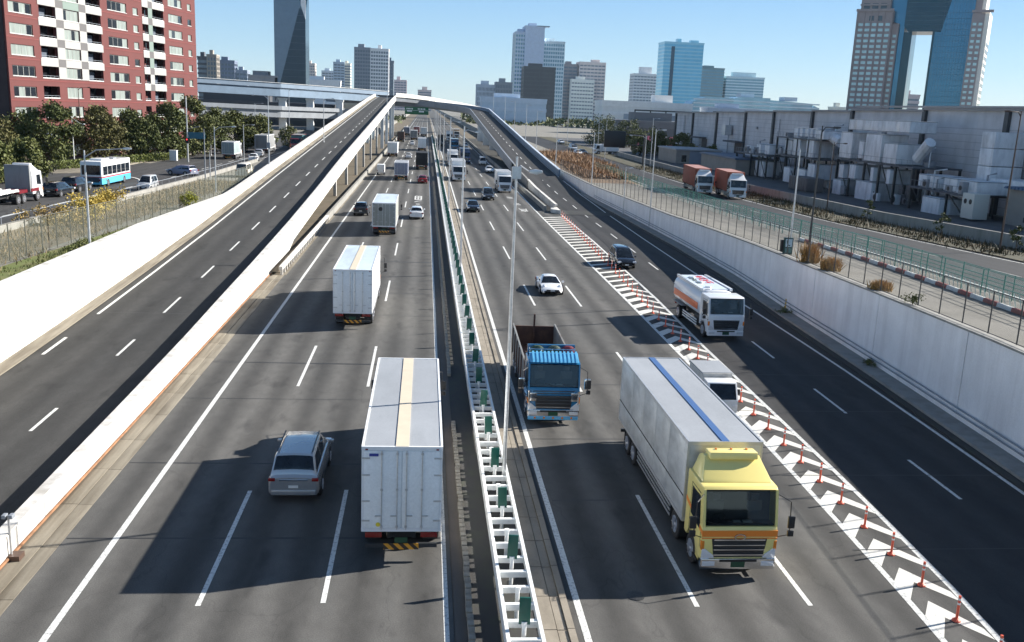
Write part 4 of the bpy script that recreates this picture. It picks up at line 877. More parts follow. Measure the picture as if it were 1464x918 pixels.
# bus
def bus():
    t = thing('city_bus', 'white and sky blue city bus with red trim waiting on the left street', 'bus', (-38.3,117.5,zl(116)), -.03)
    L = 4.9; hw = 1.2; zt = 3.0; SKY = mat('sky_blue_bus_paint', (.10,.45,.66), .3, 0, 0, 1, 0, .4); REDB = mat('red_bus_paint', (.6,.05,.06), .3)
    MB().box(-hw,hw,-L,L,1.12,zt).build('body', WPAINT, t, bevel=.1); MB().box(-hw-.005,hw+.005,-L-.005,L+.005,.35,1.1).build('skirt', SKY, t, bevel=.05)
    MB().box(-hw-.012,hw+.012,-L-.012,L+.012,1.1,1.24).build('red_band', REDB, t)
    for s in (-1,1):
        for k in range(6):
            y = -L+.5+k*1.5; MB().box(s*(hw+.004)-.012,s*(hw+.004)+.012,y,y+1.36,1.4,2.4).build('side_window', GLASS, t)
        for y in (-2.9,2.6): wheel(t, s*(hw+.01), y, .46, .28)
        MB().box(s*.9-.12,s*.9+.12,-L-.03,-L+.05,.75,1.0).build('tail_light', LAMPR, t)
    MB().box(-1.05,1.05,-L-.014,-L+.02,1.45,2.55).build('rear_window', GLASS, t); MB().box(-.9,.9,-L-.03,-L+.02,.6,1.2).build('engine_cover', mat('bus_engine_cover', (.03,.06,.09), .5), t)
    MB().box(-1.1,1.1,L-.02,L+.014,1.3,2.6).build('windscreen', GLASS, t)
    MB().box(-.7,.7,-3.2,-.8,zt,zt+.22).build('air_conditioner', WPAINT, t, bevel=.06); MB().box(-.5,.5,1.0,2.2,zt,zt+.12).build('roof_vent', GREYP, t, bevel=.03)
bus()
# tractor unit and skeletal trailer at the left edge
t = thing('tractor_unit', 'white and maroon tractor unit at the left edge behind the black car', 'truck', (-38.4,92.4,zl(92)), -.02)
cabshape(t, 2.9, 2.3, WPAINT, 1.2, 2.9, .5, None, .55, 2); MAR = mat('maroon_paint', (.22,.02,.03), .35)
MB().box(-1.15,1.15,.2,.6,1.0,3.5).build('sleeper_panel', GREYBX, t, bevel=.06); MB().box(-1.21,1.21,.3,2.0,1.0,1.3).build('maroon_band', MAR, t)
MB().box(-.9,.9,-1.6,.2,.95,1.25).build('fifth_wheel', MAR, t); chassis(t, -3.2, 1.8, [-1.2,-2.4], 1.18)
t = thing('skeletal_trailer', 'white framed empty skeletal trailer coupled to the maroon tractor unit', 'trailer', (-38.6,85.6,zl(87)), -.02)
m = MB()
for x in (-1.1,-.4,.4,1.1): m.box(x-.06,x+.06,-5,4.6,1.15,1.38)
for y in rng(-5,4.5,1.2): m.box(-1.2,1.2,y,y+.14,1.12,1.3)
m.build('frame', WSTEEL, t); chassis(t, -4.6, 4.4, [-4,-2.8], 1.18)
# orange container lorries on the right-hand street
for i, (x, y, lb_) in enumerate(((43.6,141,'orange red container lorry with white cab, the further one on the right street'),(45.9,132.5,'orange red container lorry with white cab, the nearer one on the right street'))):
    box_truck(lb_, x, y, 11 if i == 0 else 9, 1.25, 3.8, WPAINT, ORC, mat('pinkish_roof', (.5,.26,.22), .6, 0, .1, 1), ORC, rot=PI-.1, detail=2, z=zr(y)+.01, deflector=.7, name='container_lorry', doors=False)
# parked and waiting cars far right
for i, (x, y, k_, p_, lb_) in enumerate(((41.6,257,'sedan',WCAR,'white saloon behind the dry reeds on the right'),(43.8,262,'sedan',DKG,'dark saloon second in the queue behind the dry reeds'),(44.5,284,'suv',SILV,'silver four-wheel drive behind the reeds'),(47,300,'wagon',DKG,'dark estate further back in the queue behind the reeds'),(47.8,334,'sedan',WCAR,'white saloon furthest back behind the reeds'))):
    car(k_, lb_, p_, x, y, zr(y), PI+.15)
box_truck('white van-bodied lorry crossing behind the reeds on the right', 51, 262, 5, 1.1, 2.9, WPAINT, WBOX, ROOFA, FRW, rot=PI/2+.2, detail=0, z=zr(260))
# ================================================================ FENCES, LAMPS, SIGNS
def post_fence(root, pts, zf, step, h, r, m, mesh=None, rails=(), name='post', cell=.25, wr=.004):
    """pts: function y->x"""
    y0, y1 = pts[1], pts[2]; xf = pts[0]
    me = None
    for y in rng(y0, y1, step):
        if me is None: o = MB().tube([(0,0,0),(0,0,h)], r, 6).build(name, m, root, (xf(y),y,zf(y))); me = o.data
        else: link(name, me, root, (xf(y),y,zf(y)))
    for hh in rails:
        MB().tube([(xf(y),y,zf(y)+hh) for y in rng(y0,y1,step)], r*.7, 5).build('rail', m, root)
    if mesh:
        w = MB(); hs = h-.1; q = rng(y0, y1, cell)
        for a in q[:-1]:                                  # crossing diagonal wires
            for s in (1,-1):
                za = zf(a)+(.05 if s > 0 else hs); zb_ = zf(a+hs)+(hs if s > 0 else .05)
                b2 = min(a+hs, y1)
                p = Vector((xf(a),a,za)); e = Vector((xf(b2),b2,zb_)); d = Vector((0,-(e.z-p.z),(e.y-p.y)))
                d = d.normalized()*wr; w.quad(p-d, e-d, e+d, p+d)
        w.keep = 1; tag(w.build('wire_mesh', mesh, root), kind='stuff')
fl = thing('mesh_fence', 'tall rusty wire mesh fence above the white wall on the left bank', 'fence', (0,0,0))
RUSTM = mat('weathered_fence_steel', (.17,.17,.14), .7, .2, .3, 4)
post_fence(fl, (lambda y: interp(y,[40,56,70,84,98,130],[-25,-24.3,-23.5,-23.0,-23.0,-23.2]), 42, 130), zl, 2.1, 2.3, .035, RUSTM, mat('grey_green_wire', (.24,.26,.2), .7), (.05,2.28), cell=.09, wr=.0045)
f2 = thing('low_street_wall', 'low concrete wall with steel railing along the left street', 'wall', (0,0,0))
panel_wall(f2, 'wall_panel', c(-30.5), c(-30.2), lambda y: zl(y)-.1, lambda y: zl(y)+.55, 40, 175, 9, GCON)
for y in rng(40, 175, 3): MB().tube([(-30.35,y,zl(y)+.5),(-30.35,y,zl(y)+1.1)], .03, 6).build('railing_post', GREYP, f2)
MB().tube([(-30.35,y,zl(y)+1.1) for y in rng(40,175,5)], .03, 6).build('railing', GREYP, f2)
fr = thing('wall_top_fence', 'dark wire mesh fence with slim posts along the top of the grey retaining wall', 'fence', (0,0,0))
DFS = mat('dark_fence_steel', (.10,.10,.10), .6, .3, .2, 4)
post_fence(fr, (lambda y: xrw(y)+.3, 14, 192), lambda y: zr(y)+.18, 2.35, 2.0, .032, DFS, mat('grey_wire', (.2,.2,.19), .6), (.03,1.98), cell=.1, wr=.003)
gf = thing('green_barrier_fence', 'green tubular double fence with pale plastic netting beside the right street', 'fence', (0,0,0))
GRT = mat('green_tube', (.07,.30,.24), .5, 0, .15, 3); NET = mat('pale_green_netting', (.42,.6,.5), .7, 0, .3, 4)
xg = lambda y: interp(y, [30,54,62,76,103,140,191],[31,33.0,33.6,34.2,35.2,35.4,35.6])
post_fence(gf, (xg, 32, 195), zr, 2.4, 1.7, .035, GRT, None, (.9,1.35,1.68))
post_fence(gf, (lambda y: xg(y)+1.3, 32, 190), zr, 3.0, 1.5, .03, GRT, NET, (.8,1.45), cell=.16, wr=.006)
m = MB()
for y in rng(34,150,.55): m.bar((xg(y)-.05,y,zr(y)+.05),(xg(y)-.05,y+.35,zr(y)+.85), .03, .03)
m.build('netting_frame', mat('pale_green_panel', (.5,.66,.58), .6, 0, .35, 3), gf)
rb = thing('red_white_barrier', 'row of red and white low barrier blocks below the green fence', 'barrier', (0,0,0))
RBR = mat('faded_red_block', (.42,.10,.08), .55, 0, .2, 3); WBR = mat('dull_white_block', (.66,.66,.62), .55, 0, .15, 3); k = 0
me = {}
for y in rng(36, 80, 1.5)[:-1]:
    key = k % 2
    if key not in me: o = MB().prism([(-.13,0),(.13,0),(.09,.24),(-.09,.24)], 0, 1.42, 'y').build('barrier_block', WBR if key else RBR, rb, (xg(y)-.55,y,zr(y)), bevel=.02); me[key] = o.data
    else: link('barrier_block', me[key], rb, (xg(y)-.55,y,zr(y)))
    k += 1
# streets
st(MB().strip(rng(-40,400,8), lambda y: xg(y)+1.7, lambda y: 46.9, lambda y: zr(y)+.02), 'right_street', asphalt('shade_dark_asphalt', (.04,.043,.05), 37, 3.5, .1))  # shade lying over this street is put into the dark bluish asphalt colour
mk = MB(); mk.strip(rng(20,200,8), lambda y: xg(y)+2.3, lambda y: xg(y)+2.45, lambda y: zr(y)+.03); mk.strip(rng(20,200,8), lambda y: 46.2, lambda y: 46.35, lambda y: zr(y)+.03)
dashes(41.2, 20, 10, 5, .15, 200, zf=lambda y: zr(y)+.03); st(mk, 'right_street_lines', PAINT)
def dash_mk(mb, x, y0, y1, per, ln, zf, w=.15):
    y = y0
    while y < y1: mb.strip([y,y+ln], c(x-w/2), c(x+w/2), zf); y += per
mk2 = MB(); dash_mk(mk2, 41.2, 20, 200, 10, 5, lambda y: zr(y)+.03); st(mk2, 'right_street_dashes', PAINT)
st(MB().strip(rng(-40,400,8), c(46.95), c(53), lambda y: zr(y)+.10), 'verge_right', stained('dry_verge', (.07,.07,.035), (.14,.09,.045), (1,1,1), .8, .9, .95))
st(MB().strip(rng(-40,400,8), c(53.7), c(76), lambda y: zr(y)+.04), 'factory_yard', stained('yard_concrete', (.13,.13,.135), (.07,.07,.07), (1,.3,1), .5, .7))
yw = thing('factory_boundary_wall', 'low grey concrete boundary wall between the verge and the factory yard', 'wall', (0,0,0))
panel_wall(yw, 'wall_panel', c(53.1), c(53.4), lambda y: zr(y)-.1, lambda y: zr(y)+1.25, 20, 260, 12, GCON)
st(MB().strip(rng(-40,400,8), c(-45), c(-30.6), lambda y: zl(y)+.02), 'left_street', A_D)
st(MB().strip([100,120,140,160], c(-60), c(-45), lambda y: zl(y)+.015), 'side_street_left', A_D)
st(MB().strip(rng(40,300,8), c(-64), c(-45), lambda y: zl(y)+.012), 'left_pavement', stained('pavement_beige', (.4,.36,.3), (.25,.22,.18), (1,1,1), .5, .6))
mk3 = MB(); dash_mk(mk3, -34.6, 60, 250, 10, 5, lambda y: zl(y)+.03)
mk3.strip(rng(60,250,8), c(-31.2), c(-31.05), lambda y: zl(y)+.03)
for k in range(14):
    a, b2 = k*.11, (k+1)*.11
    for r_ in (7,): mk3.quad(*[(-43+math.cos(q)*rr_, 120+math.sin(q)*rr_*1.6, zl(125)+.04) for q, rr_ in ((a,r_),(a,r_+.25),(b2,r_+.25),(b2,r_))])
st(mk3, 'left_street_lines', PAINT)
st(MB().strip(rng(30,130,4), c(-30.2), c(-24.4), lambda y: zl(y)+.012), 'dry_field', stained('dry_brown_field', (.24,.19,.13), (.12,.11,.06), (1,1,1), .7, .9, .95))
st(MB().strip(rng(42,130,4), lambda y: interp(y,[42,56,84,130],[-24.6,-24,-22.8,-22.4]), c(-21.38), lambda y: zl(y)+.02), 'grass_strip', GRASS)
st(MB().prism([(-62,148),(-50,132),(-46.5,134),(-46.5,182),(-62,182)], 2.4, zl(150)+.16, 'z'), 'island_kerb', GUTT)
# grass blades and weeds along the strip
def tufts(name, label_kind, pts, m, h=.25, n=30, spread=.5, parent=None):
    w = MB()
    for (x, y, z) in pts:
        for _ in range(n):
            px, py = x+random.gauss(0,spread), y+random.gauss(0,spread); a = random.random()*6.28; hh = h*random.uniform(.5,1.2); d = Vector((math.cos(a),math.sin(a),0))*.03*(h/.25)**.5; l_ = Vector((random.gauss(0,.3),random.gauss(0,.3),1))*hh
            p = Vector((px,py,z)); w.add([p-d,p+d,p+l_], [(0,1,2)])
    w.keep = 1; o = w.build(name, m); return tag(o, kind='stuff') if label_kind == 'stuff' else o
def leafmat(name, a, b2, sc=1.2):
    m, n, b, v = newmat(name, .65, .25); f = noise(n, v, sc, 4); g = n.nodes.new('ShaderNodeNewGeometry')
    a = tuple(x*.8 for x in a); b2 = tuple(x*.8 for x in b2)
    lnk(n, mixc(n, 1., ramp(n, f, [(.32,a),(.68,b2)]), ramp(n, noise(n, v, 9, 2), [(.3,(.6,.6,.6)),(.7,(1.35,1.35,1.35))]), 'MULTIPLY'), b.inputs['Base Color'])
    b.inputs['Transmission Weight'].default_value = 0; b.inputs['Subsurface Weight'].default_value = 0; return m
LG = leafmat('dark_leaves', (.055,.075,.022), (.14,.155,.045)); LB = leafmat('mid_green_leaves', (.075,.10,.025), (.17,.175,.055)); LR = leafmat('olive_brown_leaves', (.10,.09,.035), (.16,.155,.05)); LY = leafmat('yellow_leaves', (.45,.31,.05), (.5,.4,.10)); LD = leafmat('dry_reeds', (.26,.14,.07), (.42,.27,.15), .5); LT = leafmat('twigs', (.2,.16,.11), (.27,.22,.16)); BARK = mat('tree_bark', (.09,.07,.05), .9, 0, .3, 5)
tufts('grass_blades', 'stuff', [(random.uniform(interp(y,[42,56,84,130],[-24.4,-23.8,-22.7,-22.3]),-21.6), y, zl(y)+.02) for y in rng(44,120,.35)], LB, .18, 22, .3)
tufts('verge_weeds', 'stuff', [(random.uniform(47.2,52.6), y, zr(y)+.1) for y in rng(40,210,.45)], leafmat('verge_green', (.035,.045,.015), (.12,.075,.035)), .5, 22, .8)
tufts('street_side_weeds', 'stuff', [(random.uniform(-29.8,-24.5), yv, zl(yv)) for yv in [random.uniform(50,130) for _ in range(420)]], leafmat('brown_weeds', (.20,.15,.08), (.34,.25,.14)), .38, 16, .8)
def shrub(name, label, cat, x, y, z, rx, ry, h, m, n=900, size=.13, group=None, blades=False):
    t = thing(name, label, cat, (x,y,z), 0, group); w = MB(); R = random
    cl = [(R.gauss(0,.45)*rx, R.gauss(0,.45)*ry, R.uniform(.25,.8)*h, R.uniform(.25,.5)) for _ in range(9)]
    for _ in range(n):
        if blades:
            px, py = R.gauss(0,.4)*rx, R.gauss(0,.4)*ry; hh = h*R.uniform(.5,1.1); d = Vector((R.uniform(-1,1),R.uniform(-1,1),0)).normalized()*size*.4; p = Vector((px,py,0)); w.add([p-d,p+d,p+Vector((R.gauss(0,.22)*h+px*.25,R.gauss(0,.22)*h,hh))], [(0,1,2)])
        else:
            c0 = R.choice(cl); p = Vector((c0[0]+R.gauss(0,1)*c0[3]*rx*.6, c0[1]+R.gauss(0,1)*c0[3]*ry*.6, max(.05,c0[2]+R.gauss(0,1)*c0[3]*h*.4))); a = Vector((R.gauss(0,1),R.gauss(0,1),R.gauss(0,1))).normalized()*size; b2 = Vector((R.gauss(0,1),R.gauss(0,1),R.gauss(0,1))).normalized()*size
            w.add([p-a*.5,p+b2,p+a*.6], [(0,1,2)])
    w.keep = 1; tag(w.build('foliage' if not blades else 'blades', m, t), kind='stuff')
    s = MB()
    for k in range(5): s.tube([(0,0,0),(R.gauss(0,.25)*rx,R.gauss(0,.25)*ry,h*.6)], [.03,.01], 5)
    s.build('stem', BARK, t); return t
def tree(name, label, cat, x, y, z, R_, h, m, n=5200, size=.26, trunk=.18, group=None, seed=1, base=.28, sx=1, sy=1, clumps=26):
    R = random.Random(seed); t = thing(name, label, cat, (x,y,z), 0, group); w = MB(); cl = []
    for _ in range(clumps):
        u = R.uniform(0,1); a = R.random()*6.283; zz = h*(base+(1-base)*u*.93); rr = R_*math.sqrt(max(.05,1-(2*(u-.42))**2*.8))*R.uniform(.3,.92)
        cl.append(Vector((math.cos(a)*rr*sx, math.sin(a)*rr*sy, zz)))
    tb = MB().tube([(0,0,-.1),(.05,0,h*base),(0,.1,h*.62)], [trunk,trunk*.75,trunk*.3], 8)
    for q in cl[::2]: tb.tube([(0,0,h*R.uniform(base*.7,.5)), q*.6+Vector((0,0,h*.12)), q], [trunk*.4,trunk*.2,.02], 5)
    tb.build('trunk', BARK, t, smooth=True)
    for i in range(n):
        q = cl[i % len(cl)]; s = R_*R.uniform(.2,.36); d = Vector((R.gauss(0,1),R.gauss(0,1),R.gauss(0,.75))); d = d.normalized()*s*R.random()**.45
        p = q+d; a = Vector((R.gauss(0,1),R.gauss(0,1),R.gauss(0,1))).normalized()*size*R.uniform(.6,1.2); b2 = Vector((R.gauss(0,1),R.gauss(0,1),R.gauss(0,1))).normalized()*size
        w.add([p-a*.5,p+b2*.8,p+a*.5,p-b2*.5], [(0,1,2,3)])
    w.keep = 1; tag(w.build('crown', m, t), kind='stuff'); return t
# left bank trees (in front of the red block)
TL = [(-54,107,4.6,8.2,LT,'bare pale twiggy tree at the far left edge',3600,.17),(-50,112,3.6,6.0,LB,'olive green tree below the bare twiggy one',4200,.25),(-49.2,122,3.0,5.6,LB,'round mid green tree beside the tractor unit',4200,.25),(-57,131,3.6,8.6,LR,'brownish olive tree by the first balconies of the red block',4200,.25),
 (-55.5,146,4.3,11.2,LG,'tall dark evergreen left of the bus stop poles',5600,.27),(-52.5,158,4.2,10.2,LR,'brownish olive tree above the hedge',5000,.27),(-49.5,166,4.4,9.8,LG,'dark evergreen above the hedge, middle of the row',5600,.27),(-46.5,176,4.3,11.5,LG,'tall dark evergreen near the traffic light poles',5600,.28),
 (-44.5,186,4.4,12.8,LB,'tallest green tree of the row beside the red block',5800,.28),(-42.3,196,4.2,10.5,LG,'dark evergreen just right of the tallest tree',5000,.28),(-40.5,207,4.2,9.6,LB,'mid green tree towards the end of the left row',4600,.3),(-38.5,222,4.4,8.8,LB,'last spreading tree before the blue viaduct',4600,.3),(-62,150,4.2,9.5,LG,'dark tree close against the red facade',4200,.28)]
for i, (x, y, r_, h, m, lb_, n_, sz) in enumerate(TL): tree('bare_tree' if m is LT else 'street_tree', lb_, 'tree', x, y, zl(y), r_*1.05, h*(.84 if i else .95), m, int(n_*1.7), sz*1.3, .22, 'trees in front of the red apartment block', 100+i, .10, clumps=38)
for i, (x, y, r_, h, m, lb_) in enumerate([(-33,232,3,5,LB,'small green tree by the viaduct piers, left of the lamp post'),(-22.5,212,2.2,5.5,LB,'yellow green tree peeping over the white ramp wall'),(-24,243,2.4,4.6,LG,'dark bush like tree beyond the ramp wall')]): tree('small_tree', lb_, 'tree', x, y, zl(y), r_, h, m, 2200, .3, .15, None, 300+i, .15)
for i, (x, y, r_, h, m, lb_) in enumerate([(62,330,7.5,10.5,LG,'broad dark tree group left of the grey substation'),(70,322,6,9.5,LG,'dark tree right beside the broad dark one'),(66,268,5,7.5,LG,'dark evergreen behind the white crossing lorry'),(72,262,4.5,6.5,LB,'green tree right of the dark evergreen'),(62,270,3.5,5,LB,'low green tree before the dark evergreen'),(80,268,4.5,5.5,LY,'yellowing tree beside the sign gantry'),(78,250,3.4,4.2,LB,'green bush-like tree beside the sign gantry')]): tree('bank_tree', lb_, 'tree', x, y, zr(y), r_, h, m, 4200, .42, .25, 'trees beyond the dry reeds', 200+i, .12)
sh = [(-27.5,79,2.2,'yellow leaved bush behind the near end of the street wall'),(-28,84,2.4,'large golden bush right of the first yellow one'),(-28.2,88.5,2.0,'golden bush below the bus'),(-28.5,75,1.6,'smaller yellow bush nearest the camera')]
for i, (x, y, h, lb_) in enumerate(sh): shrub('yellow_shrub', lb_, 'shrub', x, y, zl(y), 1.5, 2.0, h, LY if i != 3 else leafmat('brown_yellow_leaves', (.3,.2,.06), (.4,.3,.12)), 1500, .16, 'yellow shrubs behind the mesh fence')
shrub('green_shrub', 'vivid yellow green shrub at the foot of the mesh fence', 'shrub', -22.2, 91, zl(91), .8, 1.1, 1.5, leafmat('lime_leaves', (.22,.24,.02), (.35,.34,.04)), 1200, .12)
shrub('low_green_shrub', 'low bright green plant on the wall top at the far left', 'shrub', -22.2, 62.5, zl(62), .6, 2.6, .6, LB, 1400, .1)
for i, (y, h, lb_) in enumerate(((64.2,1.5,'tall straw coloured grass clump on the right wall top'),(60.3,.95,'lower straw clump beside the tall one'),(52.5,.6,'small dry tuft at the foot of the wall-top fence'))): shrub('dry_grass_clump', lb_, 'grass clump', xrw(y)+.75, y, zr(y)+.1, .55, .6, h, leafmat('straw', (.42,.22,.06), (.5,.32,.12)), 700, .10, 'dry grass clumps on the retaining wall', True)
shrub('weed', 'green weed growing through the fence above the wall joint', 'weed', xrw(47.5)+.3, 47.5, zr(47)+.1, .4, .5, .6, LB, 350, .09); shrub('weed', 'green weed at the foot of the grey retaining wall', 'weed', xrw(50.5)-.35, 50.5, .2, .4, .6, .4, LB, 350, .08)
shrub('weed', 'dark weed beside the yellow hydrant box', 'weed', xrw(64)-.5, 64.5, .2, .5, 1.0, .35, LG, 350, .08)
for i, (y, h) in enumerate(((104,2.6),(88,2.4),(76,2.3))): tree('sapling', 'thin young conifer on the right verge, %s from the left' % ('first','second','third')[i], 'tree', 51.2, y, zr(y)+.1, .8, h, LG, 500, .14, .05, 'saplings on the right verge', 400+i, .2, clumps=10)
hd = MB(); R = random
for _ in range(5200):
    y = R.uniform(138,176); x = interp(y,[138,176],[-52,-43.5])+R.uniform(-1,1); p = Vector((x,y,zl(y)+R.uniform(.2,1.3)-abs(R.gauss(0,.05)))); a = Vector((R.gauss(0,1),R.gauss(0,1),R.gauss(0,1))).normalized()*.2; b2 = Vector((R.gauss(0,1),R.gauss(0,1),R.gauss(0,1))).normalized()*.2
    hd.add([p-a,p+b2,p+a], [(0,1,2)])
hd.keep = 1; tag(hd.build('hedge', leafmat('hedge_leaves', (.1,.13,.03), (.18,.2,.05))), 'clipped light green hedge along the kerb of the island', 'hedge')
rd = MB()
for _ in range(11000):
    y = R.uniform(170,262); x = R.uniform(29,39) if y < 200 else R.uniform(29.5,41); x += (y-170)*.02; z = zr(y); h = R.uniform(.5,1.5)*(1 if R.random() < .7 else .5)*(.6+.5*math.sin(x*.9+y*.23)**2); d = Vector((R.uniform(-1,1),R.uniform(-1,1),0)).normalized()*.13; p = Vector((x,y,z)); rd.add([p-d,p+d,p+Vector((R.gauss(0,.4),R.gauss(0,.4),h))], [(0,1,2)])
st(MB().strip(rng(160,262,6), c(28), c(41.5), lambda y: zr(y)+.012), 'reed_bed_ground', stained('brown_reed_ground', (.26,.17,.10), (.14,.11,.06), (1,1,1), .6, .9, .95))
rd.keep = 1; tag(rd.build('dry_reeds', LD), kind='stuff')
# ---- lamp posts
def lamp(name, label, x, y, z, h, m, arm=None, r=.09, lum=.35, group=None, head='box', cap=False):
    t = thing(name, label, 'lamp post', (x,y,z), 0, group)
    MB().tube([(0,0,0),(0,0,h*.5),(0,0,h)], [r*1.25,r,r*.62], 8).tube([(0,0,0),(0,0,.1)], [r*2.2,r*1.6], 8).build('pole', m, t, smooth=True)
    MB().box(-r*1.5,r*1.5,-r*1.5,r*1.5,.02,.06).build('base_plate', m, t)
    if arm:
        ax, ay, az = arm; L_ = math.hypot(ax, ay); ux, uy = ax/L_, ay/L_
        MB().tube([(0,0,h-.45),(ax*.3,ay*.3,h-.1+az*.5),(ax,ay,h+az-.1)], [r*.6,r*.5,r*.4], 6).build('arm', m, t, smooth=True)
        w = .11; nx, ny = -uy*w, ux*w
        b = MB(); p = Vector((ax,ay,h+az-.1)); q = p+Vector((ux*lum,uy*lum,.02))
        b.loft([[(p.x-nx*.5,p.y-ny*.5,p.z-.05),(p.x+nx*.5,p.y+ny*.5,p.z-.05),(p.x+nx*.5,p.y+ny*.5,p.z+.05),(p.x-nx*.5,p.y-ny*.5,p.z+.05)],
                [(q.x-nx-ux*lum*.5,q.y-ny-uy*lum*.5,p.z-.09),(q.x+nx-ux*lum*.5,q.y+ny-uy*lum*.5,p.z-.09),(q.x+nx-ux*lum*.5,q.y+ny-uy*lum*.5,p.z+.09),(q.x-nx-ux*lum*.5,q.y-ny-uy*lum*.5,p.z+.09)],
                [(q.x-nx*.7,q.y-ny*.7,q.z-.05),(q.x+nx*.7,q.y+ny*.7,q.z-.05),(q.x+nx*.7,q.y+ny*.7,q.z+.04),(q.x-nx*.7,q.y-ny*.7,q.z+.04)]])
        b.build('luminaire', m, t, bevel=.02)
    return t
ml = ['nearest','second','third','fourth','fifth','sixth','seventh','eighth','ninth']
for i, y in enumerate([32.3,78,122,166,210,254,298,342]):
    t = lamp('median_lamp_post', 'slim steel lamp post on the central barrier, %s from the camera' % ml[i], 3.14, y, .05, 12.35, ALU, (.45,.0,-.4) if i < 1 else (.9,0,-.35), .062 if i < 1 else .085, .45, 'lamp posts along the central barrier')
    if i == 0: MB().box(-.16,.16,-.1,.12,11.6,12.0).build('control_box', ALU, t)
for i, (x, y, z, h, arm, mm, lb_) in enumerate([(-21.68,62.5,zl(62),6.4,(2.2,.6,.25),ALU,'curved arm street lamp on the white wall top near the bus'),(-24.05,111,zl(111),7.4,(1.8,.5,.2),ALU,'curved arm street lamp past the lime shrub'),(-21.2,131,lt(131),9.2,(-1.8,.4,.1),ALU,'street lamp on the ramp wall with a small grey box on it'),
  (-29.4,129.5,zl(129),6.8,None,GREYP,'thick plain grey pole beside the street wall'),(-29.2,131.5,zl(131),3.6,None,ALU,'short pale pole beside the thick grey one'),(-41.8,189.5,2.54,5.3,None,ALU,'plain slim pole before the green trees'),(-32.1,171.4,2.6,6.6,(1.5,-.3,.1),ALU,'lamp post by the small box truck'),(-43.1,246,2.5,10,(1.6,0,.1),ALU,'lamp post before the viaduct pier'),(-38,270,2.5,14,(1.6,0,.1),ALU,'tall lamp post before the blue viaduct'),
  (-52.5,147,2.73,7.6,(1.5,-.4,-1.2),WSTEEL,'white pole with lamp and round sign at the bus stop'),(-54.7,156.7,2.69,11.7,(1.4,0,.1),BSTEEL,'tall thin brown pole before the second balcony column'),(-66,172,2.6,12,(1.4,0,.1),BSTEEL,'tall thin brown pole near the left edge of the red block'),(-62,185,2.56,12,(1.4,0,.1),BSTEEL,'tall thin brown pole before the checkered balconies'),
  (-12.2,300,12,6,(1.2,0,.1),ALU,'slim lamp post at the top of the left ramp'),(-19,180,6.3,8,(1.4,0,.1),ALU,'slim lamp post standing on the left ramp wall'),
  (28.1,69,.3,11.6,None,ALU,'pale post with telephone sign beside the retaining wall'),(28.0,65.2,4.1,9.6,(.8,0,.0),DSTEEL,'dark tall lamp post behind the wall-top fence'),(49.1,75,3.7,11.8,(-.9,0,.05),BSTEEL,'brown tall lamp post on the right verge near the frame edge'),(28.0,114,.3,11.9,(.7,-.2,.05),ALU,'white lamp post beside the retaining wall, second from the telephone sign'),(27.6,128,.3,6.4,(.5,0,0),ALU,'short lamp post standing on the kerb walkway'),(52.5,118,2.6,8.8,(1.2,0,0),BSTEEL,'brown lamp post left of the ventilation frames'),
  (27.4,153,2.1,8.6,(.6,.0,.0),ALU,'lamp post at the far end of the wall-top fence'),(28.2,203,2.0,9,(.8,0,0),ALU,'lamp post beside the blue parapet near the reeds'),(27.6,236,4.6,9,(.8,0,0),ALU,'lamp post above the blue parapet of the ramp'),(27.6,262,5,10,(.8,0,0),ALU,'lamp post further up the blue parapet'),(27.4,295,7,9,(-.8,0,0),ALU,'lamp post high on the ramp parapet'),(27.2,330,8.8,9,(-.8,0,0),ALU,'lamp post near the crest of the right ramp'),(26,372,10.5,9,(-.8,0,0),ALU,'slender lamp post at the bend of the right ramp'),
  (40.5,172,2,8,(-2.6,0,.1),ALU,'white lamp with long arm above the orange lorries'),(52,215,2.1,11,(1,0,0),ALU,'lamp post right of the sign gantry'),(46,240,2.1,10,(1,0,0),ALU,'lamp post left of the sign gantry'),(55,300,2.3,11,(1,0,0),ALU,'lamp post before the grey substation'),(48,320,2.3,11,(-1,0,0),ALU,'lamp post before the broad dark trees')]):
    t = lamp('lamp_post' if arm else 'pole', lb_, x, y, z, h, mm, arm, .075 if h < 12 else .09, .55)
    if 'small grey box' in lb_: MB().box(-.2,.2,-.2,.2,2.2,3.0).build('control_box', GREYP, t)
    if 'round sign' in lb_: MB().tube([(0,-.12,5.1),(0,-.08,5.1)], .35, 14).build('round_sign', REFL, t)
    if lb_.startswith('pale post with telephone sign'):
        DG = mat('dark_green_sign', (.015,.09,.09), .4)
        MB().box(-.55,.15,-.25,.0,3.6,4.9).build('sign_box', DG, t, bevel=.02); MB().box(-.46,.06,-.262,-.24,4.2,4.8).build('sign_face', mat('pale_blue_sign_face', (.45,.6,.68), .4), t)
        MB().tube([(-.32,-.275,4.7),(-.33,-.275,4.5),(-.24,-.275,4.33),(-.1,-.275,4.31)], [.05,.028,.028,.05], 8).build('handset_symbol', DG, t)
        m = MB()
        for (x0_, x1_, z0_, z1_) in ((-.46,-.24,3.75,4.1),(-.17,.06,3.75,4.1)): m.box(x0_,x1_,-.262,-.24,z0_,z1_)
        m.build('lower_sign_panel', mat('teal_sign_face', (.12,.3,.3), .4), t); MB().box(-.75,-.58,-.15,.1,3.8,4.7).build('side_box', TRIM, t)
t = thing('hydrant_box', 'yellow roadside box at the foot of the telephone sign post', 'hydrant', (27.3,66.2,.22)); YB = mat('yellow_box_paint', (.62,.38,.02), .45, 0, .15, 4)
MB().box(-.18,.18,-.15,.15,0,.7).build('cabinet', YB, t, bevel=.03); MB().tube([(0,0,.7),(0,0,.85)], .07, 10).build('cap', YB, t)
t = thing('camera_pole', 'short pole with two small cameras on the white parapet at the left edge', 'camera pole', (-12.28,27.2,0))
